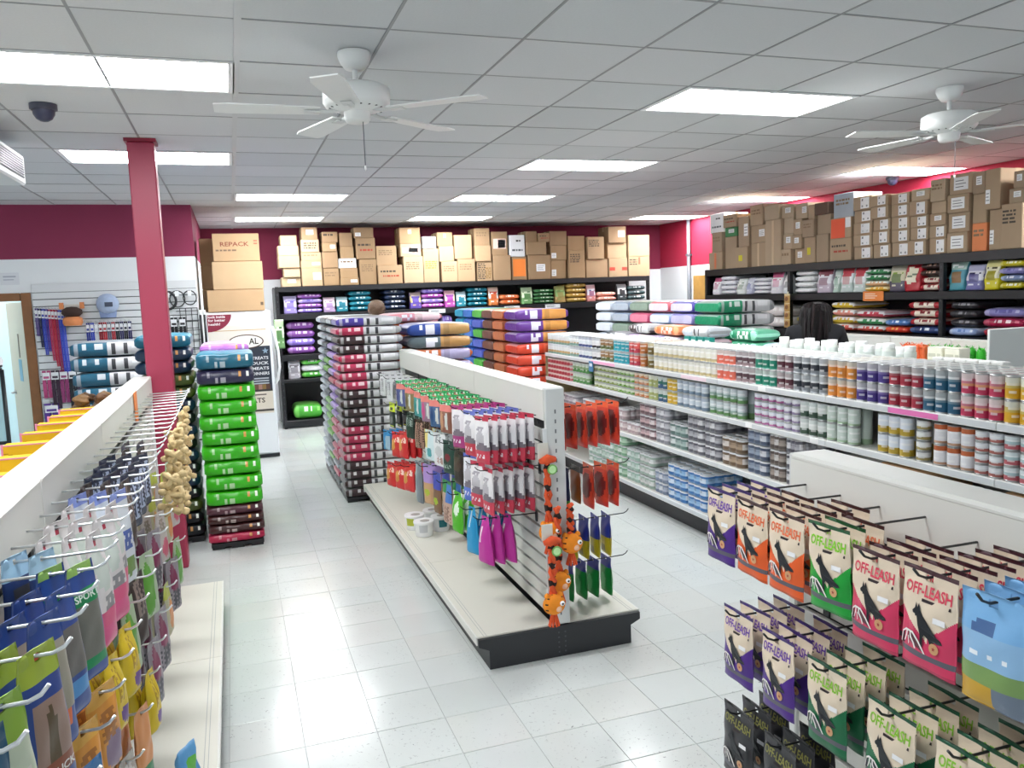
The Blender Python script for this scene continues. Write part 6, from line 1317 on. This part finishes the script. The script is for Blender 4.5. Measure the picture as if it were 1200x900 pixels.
# ================================================================ far side of the left gondola: yellow cartons, pig ears
part('shelf', boxm('shelf', -.42, -.03, 1.0, 5.75, 1.035, 1.055, GW2), G_LEFT)
YEL = hx('eebc18'); PKE = hx('e890b4')
b = MB('card', YEL); b.box(-.155, .155, -.12, -.04, 0, .235, ch=.004)
for s in (-1, 1): b.box(s*.155-.004, s*.155+.004, -.122, -.112, .0, .24, PKE)
b.box(-.156, .156, -.1225, -.119, .231, .2365, PKE)
for s in (-1, 1):
    for q in range(8): x = s*(.15-.017*q); b.box(min(x, x-s*.018), max(x, x-s*.018), -.1206, -.119, .2-.006*q-.004, .2-.006*q, hx('b8860c'))
ym = b.build('yellow_carton')
ys = [5.42, 5.12, 4.82, 4.5, 4.16, 3.8, 3.42, 3.05, 2.68, 2.3]
for i, y in enumerate(ys):
    solo('yellow_carton', ym, 'yellow carton with pink edges beyond the left gondola, %s from the far end' % ORD[i], 'box', (-.835, y, 1.057), rng.uniform(-.01, .01), 'yellow cartons behind the left gondola')
def ear_mesh(seed):
    r = random.Random(seed); b = MB('organic', hx(r.choice(['6a4a30', '80603c', '94744c', '5c4028']))); ph = [r.uniform(0, 6) for _ in range(4)]
    def F(u, v):
        a = u*2*PI; e = (v-.5)*PI; q = 1+.28*math.sin(3*a+ph[0])*math.cos(e)+.22*math.sin(5*e+2*a+ph[1])+.12*math.sin(7*a+ph[2])
        return (.042*q*math.cos(e)*math.cos(a), .05*q*math.cos(e)*math.sin(a), .034+.034*math.sin(e)*(1+.15*math.sin(2*a+ph[3])))
    b.grid(F, 18, 12); return b.build('pig_ear')
EM = [ear_mesh(i) for i in range(4)]; re_ = random.Random(8)
solo('yellow_carton', carton_mesh(.31, .36, .15, YEL, tape=False), 'low yellow carton under the brown pig ears', 'box', (-.835, 5.67, 1.057), 0)
for i in range(14):
    a = i % 9; lay = i//9
    solo('pig_ear', EM[i % 4], 'brown dried pig ear, %s in the %s layer of the pile on the yellow carton' % (ORD[a], ['lower', 'upper'][lay]), 'dog chew', (-.945+.105*(a % 3)+(.05 if lay else 0), 5.56+.115*(a//3)-.06*lay, 1.057+.076*(2+lay)+.004), (0, 0, re_.uniform(-1, 1)), 'pig ears on the yellow carton')
b = MB('print', hx('f08a44')); b.box(-.002, .002, -.06, .06, -.11, .06)
solo('price_sign', b.build('price_sign'), 'bright orange price sign clipped on the left gondola\'s header', 'sign', (-.545, 5.0, 1.34), 0)
# ================================================================ ceiling fans, cameras, heater
FW = hx('e6e8e6')
def fan(label, x, y, a0):
    t = thing('ceiling_fan', label, 'ceiling fan', (x, y, HC))
    b = MB('plastic', FW); b.lathe([(.075, 0), (.078, -.015), (.065, -.05), (.045, -.075), (0, -.077)], 24); part('canopy', b.build('canopy'), t)
    b = MB('plastic', FW); b.tube([(0, 0, -.07), (0, 0, -.16)], .013, 10); part('downrod', b.build('downrod'), t)
    b = MB('plastic', FW); b.lathe([(.03, -.14), (.05, -.15), (.13, -.152), (.154, -.165), (.155, -.228), (.142, -.248), (.1, -.262), (.07, -.268), (0, -.268)], 32)
    part('motor_housing', b.build('motor_housing'), t)
    for q in range(20):
        a = 2*PI*q/20; b = MB('plastic', hx('3c3e40')); b.box(.1, .128, -.004, .004, -.256, -.247); part('vent_slot', cached('vent_slot', lambda: b.build('vent_slot')), t, (0, 0, 0), a)
    b = MB('plastic', FW); b.lathe([(.062, -.268), (.06, -.3), (.05, -.315), (0, -.318)], 24); part('switch_cap', b.build('switch_cap'), t)
    b = MB('steel', hx('7c8084')); b.tube([(.02, -.03, -.31), (.02, -.03, -.52)], .0022, 5); b.lathe([(0, -.54), (.006, -.53), (.004, -.515), (0, -.512)], 8, (.02, -.03, 0), [hx('f0f0f0')]*3); part('pull_chain', b.build('pull_chain'), t)
    b = MB('plastic', FW); n = 8; th = .1
    for q in range(n+1):
        u = q/n; xx = .17+.46*u; w = (.05+.02*u)*(1 if u < .93 else .8)
        b.v += [(xx, -w, -.268-w*math.sin(th)*.9), (xx, w, -.268+w*math.sin(th)*.9), (xx, w, -.262+w*math.sin(th)*.9), (xx, -w, -.262-w*math.sin(th)*.9)]
    for q in range(n):
        for j in range(4): b.face((4*q+j, 4*q+(j+1) % 4, 4*q+4+(j+1) % 4, 4*q+4+j))
    b.face((3, 2, 1, 0)); b.face((4*n, 4*n+1, 4*n+2, 4*n+3)); bm_ = b.build('blade')
    b = MB('plastic', hx('d4d6d4')); b.tube([(.08, 0, -.258), (.14, 0, -.27), (.2, 0, -.268)], .009, 6); b.box(.17, .24, -.025, .025, -.275, -.27); br = b.build('blade_arm')
    for q in range(5):
        p = part('blade', bm_, t, (0, 0, 0), a0+q*2*PI/5); part('blade_arm', br, p)
fan('white ceiling fan at the upper left centre, with long pull chain', .62, 3.9, 1.85); fan('white ceiling fan at the upper right above the can shelves', 4.17, 3.88, 1.68)
def dome(label, x, y):
    t = thing('dome_camera', label, 'camera', (x, y, HC))
    b = MB('plastic', hx('3a3c4c')); b.lathe([(.07, 0), (.07, -.03), (.06, -.034)], 20); part('housing', b.build('housing'), t)
    b = MB('plastic', hx('2c2e44')); b.lathe([(.058, -.03), (.055, -.055), (.04, -.08), (.02, -.092), (0, -.095)], 20); part('dome', b.build('dome'), t)
dome('dark dome camera on the ceiling at the upper left', -.9, 5.2); dome('dark dome camera above the high cartons of the right rack', 7.05, 7.3)
t = thing('heater_unit', 'white ceiling-hung unit heater with dark grille at the left edge', 'heater', (-1.6, 5.95, 2.72))
b = MB('paint', hx('dfe3e4')); b.box(-.36, .35, -.42, .42, 0, .2, ch=.012); part('housing', b.build('housing'), t)
b = MB('plastic', hx('6c7074')); b.box(.349, .354, -.36, .36, .04, .17); part('grille', b.build('grille'), t)
for q in range(8): part('louvre', cached('louvre', lambda: boxm('louvre', .35, .362, -.36, .36, 0, .006, hx('a8acb0'))), t, (0, 0, .045+.016*q))
for sx in (-.3, .3):
    b = MB('steel', hx('9a9ea2'))
    b.tube([(sx, 0, .19), (sx, 0, .285)], .008, 6); part('hanger', b.build('hanger'), t)
# ================================================================ far right gondola, jars, toys
G_FAR = gondola('gondola_shelf', 'white gondola in front of the right rack with jars and green toys', 5.3, 4.2, 6.64, slat_sides=(-1,), near_end=True, n=4)
part('shelf', boxm('shelf', -.43, -.035, .01, 2.42, 1.18, 1.2, GW2), G_FAR)
b = MB('paint', hx('f2f6f2')); b.box(-.42, .45, -.034, -.014, .6, 1.515, ch=.004); part('end_board', b.build('end_board'), G_FAR)
def jar_mesh(h, r, c, lid):
    b = MB('plastic', hx(c)); b.lathe([(0, 0), (r*.97, 0), (r, .005), (r, h*.2), (r, h*.68), (r, h*.74), (r*.8, h*.8), (r*.78, h*.82)], 14, cols=[hx(c)]*3+[hx('d4dcd8')]+[hx(c)]*3); b.lathe([(r*.9, h*.8), (r*.9, h*.98), (r*.85, h), (0, h)], 14, cols=[hx(lid)]*3)
    return b.build('supplement_jar')
JM = [jar_mesh(.15, .036, 'd4dcd6', 'e6eae8'), jar_mesh(.14, .034, 'e2e6e6', 'f2f4f4'), jar_mesh(.16, .04, 'dadfd8', 'eef0ee')]
for i in range(15):
    y = 3.86+i*.085
    solo('supplement_jar', JM[i % 3], 'pale supplement jar, %s from the right behind the top cans' % ORD[i], 'jar', (3.885+.02*(i % 2), y, 1.3215), 0, 'pale jars on the can gondola')
for i in range(6): solo('small_carton', carton_mesh(.072, .06, .1, hx('e8e9e6'), [('print', .1, .3, .9, .6, hx('b0b4b8'))], False), 'small white carton, %s from the right behind the yellow cans' % ORD[i], 'box', (3.86, 3.22+.078*i, 1.3215), -PI/2, 'small white cartons')
for i in range(2): solo('small_carton', carton_mesh(.11, .08, .15, hx('e9e8d6'), [('print', .1, .2, .9, .7, hx('c8c8b4'))], False), 'cream carton, %s of two behind the red cans' % ['right', 'left'][i], 'box', (3.95, 3.58+.125*i, 1.3215), -PI/2, 'cream cartons')
for i in range(4):
    b = MB('print', hx('0f8076')); b.box(-.025, .025, -.04, .04, 0, .125, ch=.002); b.box(-.0262, -.024, -.03, .03, .035, .1, hx('e6f0ee')); b.box(-.0268, -.026, -.015, .015, .05, .085, hx('4ca49a'))
    solo('teal_carton', cached('teal_carton', lambda: b.build('teal_carton')), 'small teal carton with white square, %s from the right' % ORD[i], 'box', (3.80, 5.92+.11*i, 1.3215), 0, 'teal cartons on the can gondola')
solo('flat_packet', boxm('flat_packet', -.08, .08, -.3, .3, 0, .03, hx('3c94cc'), 'film', .008), 'bright blue flat packet on the can gondola beside the woman', 'packet', (3.9, 5.45-.35, 1.39-.1035), 0) if False else None
for i in range(8):
    solo('white_bottle', cached('wb', lambda: jar_mesh(.15, .03, 'f0f2f4', 'fafafa')), 'white bottle, %s from the right below the far white header' % ORD[i], 'bottle', (4.93, 5.02+.068*i, 1.201), 0, 'white bottles on the far gondola')
for i in range(4): solo('spice_jar', cached('sj', lambda: jar_mesh(.14, .03, '24282e', 'eef0f2')), 'black jar with white lid, %s from the right on the far gondola' % ORD[i], 'jar', (4.93, 5.58+.068*i, 1.201), 0, 'black jars on the far gondola')
solo('blue_carton', carton_mesh(.16, .08, .14, hx('3c4ca8'), [('print', .1, .2, .9, .5, hx('c4ccf0'))], False), 'blue carton at the left end of the far gondola\'s jars', 'box', (4.93, 5.95, 1.201), -PI/2)
def spiky(col, seed):
    r = random.Random(seed); b = MB('plastic', hx(col)); b.lathe([(0, 0), (.03, .002), (.034, .04), (.03, .15), (.02, .175), (0, .18)], 10)
    for q in range(26):
        a = r.uniform(0, 2*PI); z = r.uniform(.05, .18); e = r.uniform(.012, .022); n = len(b.v); p = (.028*math.cos(a), .028*math.sin(a), z)
        for k in range(3): b.v.append((p[0]+.006*math.cos(a+2.1*k), p[1]+.006*math.sin(a+2.1*k), p[2]+.005*math.cos(k)))
        b.v.append((p[0]+e*math.cos(a), p[1]+e*math.sin(a), z+e*1.2))
        for k in range(3): b.face((n+k, n+(k+1) % 3, n+3))
    return b.build('spiky_toy')
GS = [spiky('30b424', 1), spiky('28a01c', 2)]; OS = [spiky('f0703c', 3)]
for i in range(7): solo('spiky_toy', GS[i % 2], 'bright green spiky toy, %s from the right on the far gondola' % ORD[i], 'dog toy', (4.93-.01*(i % 2), 4.27+.068*i, 1.201), i*.7, 'green spiky toys')
for i in range(4): solo('spiky_toy', OS[0], 'orange spiky toy, %s from the right on the far gondola' % ORD[i], 'dog toy', (4.93, 4.76+.06*i, 1.201), i*.9, 'orange spiky toys')
# golden clip strip at the right rack's upright
t = thing('clip_strip', 'gold and brown clip strip of packets hanging on the right rack\'s upright', 'packets', (6.165, 7.95, 1.76))
part('strip', boxm('strip', -.004, .0, -.012, .012, -.4, .02, hx('e0dcc8'), 'plastic'), t)
for q in range(4): part('packet', cached('clip_packet', lambda: simple('clip_packet', .1, .11, .02, 'c8a05c', [('e', .5, .55, .3, .25, '8c5c34'), ('r', 0, 0, 1, .2, 'e4d4a4')])), t, (-.012, 0, -.005-.095*q), -PI/2)
# right wall door and conduit
struct('door_2', boxm('door_2', BX1-.05, BX1-.002, 11.55, 12.02, 0, 2.06, hx('b98e4a'), 'wood', ch=.004))
struct('trim_4', boxm('trim_4', BX1-.06, BX1-.001, 11.45, 11.545, 0, 2.12, hx('5c4632'), 'wood'))
b = MB('paint', hx('7c8088')); b.tube([(0, 0, 0), (0, 0, 3.0)], .03, 10); t = thing('conduit_pipe', 'grey vertical pipe on the right wall by the red band corner', 'pipe', (BX1-.05, 12.15, 0)); part('pipe', b.build('pipe'), t)
for z in (1.0, 2.4): part('clamp', boxm('clamp', -.036, .048, -.036, .036, z, z+.03, hx('6c7078')), t)
b = MB('print', hx('f4f6f8')); b.box(-.1, .1, -.002, 0, -.14, .14); b.box(-.07, .07, -.003, -.001, .05, .09, hx('9aa0a8')); b.box(-.07, .05, -.003, -.001, -.04, -.01, hx('b4b8c0'))
t = solo('leaflet', b.build('leaflet'), 'white printed leaflet standing on the orange and blue stack', 'leaflet', (1.62, 8.0, 1.86), 0) if False else None
# ================================================================ people
def person(label, loc, rz, hgt, cloth, trousers, hair, hair_long, arms='down', stoop=(0, 0)):
    t = thing('person', label, 'person', loc, rz); k = hgt/1.72; V = []; E_ = []; Rr = []
    def v(x, y, z, r, p=None):
        V.append((x*k, y*k, z*k)); Rr.append(r*k if not isinstance(r, tuple) else (r[0]*k, r[1]*k)); i = len(V)-1
        if p is not None: E_.append((p, i))
        return i
    sy, sz = stoop
    pel = v(0, 0, .94, (.15, .105)); s1 = v(0, 0, 1.08, (.125, .09), pel); s2 = v(0, .01, 1.24, (.15, .105), s1); s3 = v(0, .012, 1.37, (.14, .1), s2); n0 = v(0, sy*.5, 1.47+sz*.4, (.058, .058), s3)
    h0 = v(0, -.012+sy, 1.545+sz, (.066, .075), n0); h1 = v(0, -.01+sy, 1.62+sz, (.078, .094), h0); v(0, -.004+sy, 1.675+sz, (.06, .075), h1)
    for s in (-1, 1):
        sh = v(s*.17, .012, 1.385, .062, s3)
        el = v(s*.235, .0 if arms == 'down' else -.05, 1.12, .046, sh); wr = v(s*.225 if arms == 'down' else s*.19, -.05 if arms == 'down' else -.27, .88 if arms == 'down' else 1.1, .03, el)
        d = Vector((0, -.1, -1)) if arms == 'down' else Vector((-s*.15, -1, -.1)); d.normalize(); sd = Vector((0, -1, 0)) if arms == 'down' else Vector((-s, 0, 0))
        w0 = Vector(V[wr])/k; pm = w0+d*.05; pa = v(*pm, (.034, .016), wr)
        for q, L in enumerate((.066, .074, .07, .055)):
            o = sd*(.030-.02*q); a = pm+d*.045+o; f0 = v(*a, .0095, pa); f1 = v(*(a+d*L*.5+Vector((-s*.006, 0, 0))), .0085, f0); v(*(a+d*L*.92+Vector((-s*.02, 0, 0))), .0075, f1)
        tb = v(*(pm+sd*.04-d*.01), .011, pa); v(*(pm+sd*.062+d*.035), .009, tb)
        hp = v(s*.09, 0, .86, .088, pel); kn = v(s*.1, -.01, .49, .06, hp); an = v(s*.1, .015, .09, .04, kn); v(s*.105, -.13, .035, .036, an)
    me = bpy.data.meshes.new('body'); me.from_pydata(V, E_, [])
    o = bpy.data.objects.new('body', me); COL.objects.link(o); sk = o.modifiers.new('skin', 'SKIN'); sb = o.modifiers.new('sub', 'SUBSURF'); sb.levels = 2; sb.render_levels = 2
    for i, r in enumerate(Rr): me.skin_vertices[0].data[i].radius = r if isinstance(r, tuple) else (r, r)
    me.skin_vertices[0].data[0].use_root = True
    ev = bpy.data.meshes.new_from_object(o.evaluated_get(bpy.context.evaluated_depsgraph_get())); bpy.data.objects.remove(o); bpy.data.meshes.remove(me)
    b = MB('skin'); b.v = [tuple(x.co) for x in ev.vertices]; SKN = hx('c9987c')
    for p in ev.polygons:
        c = p.center/k; z = c.z; lat = abs(c.x)
        hand = (z < .9 and lat > .19) if arms == 'down' else (c.y < -.255 and z > 1.0)
        head = lat < .076 and z > 1.46+sz*.3
        if head or hand: b.face(tuple(p.vertices), SKN, 'skin', True)
        elif z < .07: b.face(tuple(p.vertices), hx('2a2420'), 'plastic', True)
        elif z < .93 and lat < .19: b.face(tuple(p.vertices), hx(trousers), 'cloth', True)
        else: b.face(tuple(p.vertices), hx(cloth), 'cloth', True)
    bpy.data.meshes.remove(ev); part('body', b.build('body'), t)
    b = MB('skin', SKN); b.tube([(0, -.098*k, 1.625*k), (0, -.118*k, 1.6*k), (0, -.105*k, 1.588*k)], .01*k, 8, rs=[.006*k, .013*k, .01*k]); part('nose', b.build('nose'), t, (0, sy*k, sz*k))
    b = MB('skin', hx('a8606a')); b.tube([(-.024*k, -.096*k, 1.56*k), (0, -.104*k, 1.558*k), (.024*k, -.096*k, 1.56*k)], .006*k, 6); part('mouth', b.build('mouth'), t, (0, sy*k, sz*k))
    for s in (-1, 1):
        b = MB('plastic', hx('f2efec')); b.lathe([(0, -.011*k), (.012*k, -.006*k), (.012*k, .006*k), (.005*k, .0105*k), (0, .011*k)], 10, cols=[hx('f2efec')]*2+[hx('f2efec'), hx('2c1c14')]); part('eye', b.build('eye'), t, (s*.031*k, (-.088+sy)*k, (1.622+sz)*k), (PI/2, 0, 0))
        b = MB('skin', SKN); b.lathe([(.006*k, 0), (.022*k, .004*k), (.02*k, .012*k), (0, .01*k)], 12); part('ear', b.build('ear'), t, (s*.078*k, (.008+sy)*k, (1.6+sz)*k), (0, s*PI/2, .3))
    b = MB('hair', hx(hair)); cx, cy, cz = 0, (.006+sy)*k, (1.625+sz)*k
    r = random.Random(4); ph = [r.uniform(0, 6) for _ in range(3)]
    lo = 1.33 if hair_long else 1.535; HW, HD = (.1, .122) if hair_long else (.096, .115)
    def F(u, v_):
        a = -1.05*PI/1+u*2*PI*.0
        th = (u-.5)*2*(2.35 if v_ > .25 else 3.14); ang = PI/2+th        # back of the head in the middle
        if v_ < .5:
            e = (1-v_/.5)*PI/2; rr = math.cos(e)**.85; z = cz+.092*k*math.sin(e)
            return (cx+HW*k*rr*math.cos(ang), cy+HD*k*rr*math.sin(ang), z)
        q = (v_-.5)/.5; z = cz+(lo*k-cz)*q*(1+(.06*math.sin(17*u)+.05*math.sin(29*u) if hair_long else 0)); wv = 1+.035*math.sin(13*u*2+ph[0])+.02*math.sin(31*u+ph[1]+4*q)
        fl = (1+.14*q+.05*math.sin(9*u+2)*q if hair_long else 1-.25*q*q)
        return (cx+HW*k*fl*wv*math.cos(ang), cy+(HD*fl*wv)*k*math.sin(ang)+(.035*q if hair_long else 0), z)
    b.grid(F, 48, 24); b.grid(lambda u, v_: (F(u, v_)[0]*.93, cy+(F(u, v_)[1]-cy)*.93, F(u, v_)[2]-.004), 48, 24, flip=True)
    if hair_long:           # locks falling from the crown over the base volume
        tones = [hx(hair), hx('1c1416'), hx('0c0808'), hx('261b1b')]
        for i in range(110):
            u = r.uniform(.02, .98); pts = []; du = r.uniform(-.05, .05); out = r.uniform(1.0, 1.1); end = r.uniform(.78, 1.12)
            for j in range(9):
                vv = .12+.88*j/8*end; p_ = F(min(.99, max(.01, u+du*(j/8)**2)), min(vv, 1.0)); ex_ = max(0, vv-1)*.25
                pts.append((p_[0]*out, cy+(p_[1]-cy)*out, p_[2]-ex_))
            b.tube(pts, .01, 5, tones[i % 4], rs=[.006, .011, .012, .012, .012, .011, .009, .007, .003])
    part('hair', b.build('hair'), t)
    if hair_long:
        b = MB('cloth', hx(cloth)); b.lathe([(.1*k, 1.40*k), (.08*k, 1.43*k), (.072*k, 1.433*k), (.085*k, 1.40*k)], 20); part('collar', b.build('collar'), t)
    return t
person('woman with long dark hair in a black jacket, seen from behind', (4.47, 5.42, 0), PI-.75, 1.83, '1d1d21', '23252c', '120d0e', True, 'up', (-.05, -.1))
person('man with short brown hair behind the tall dark stack, back of head showing', (1.69, 10.0, 0), PI+.15, 1.86, '34404c', '2a2d34', '5c4a3c', False, 'down')
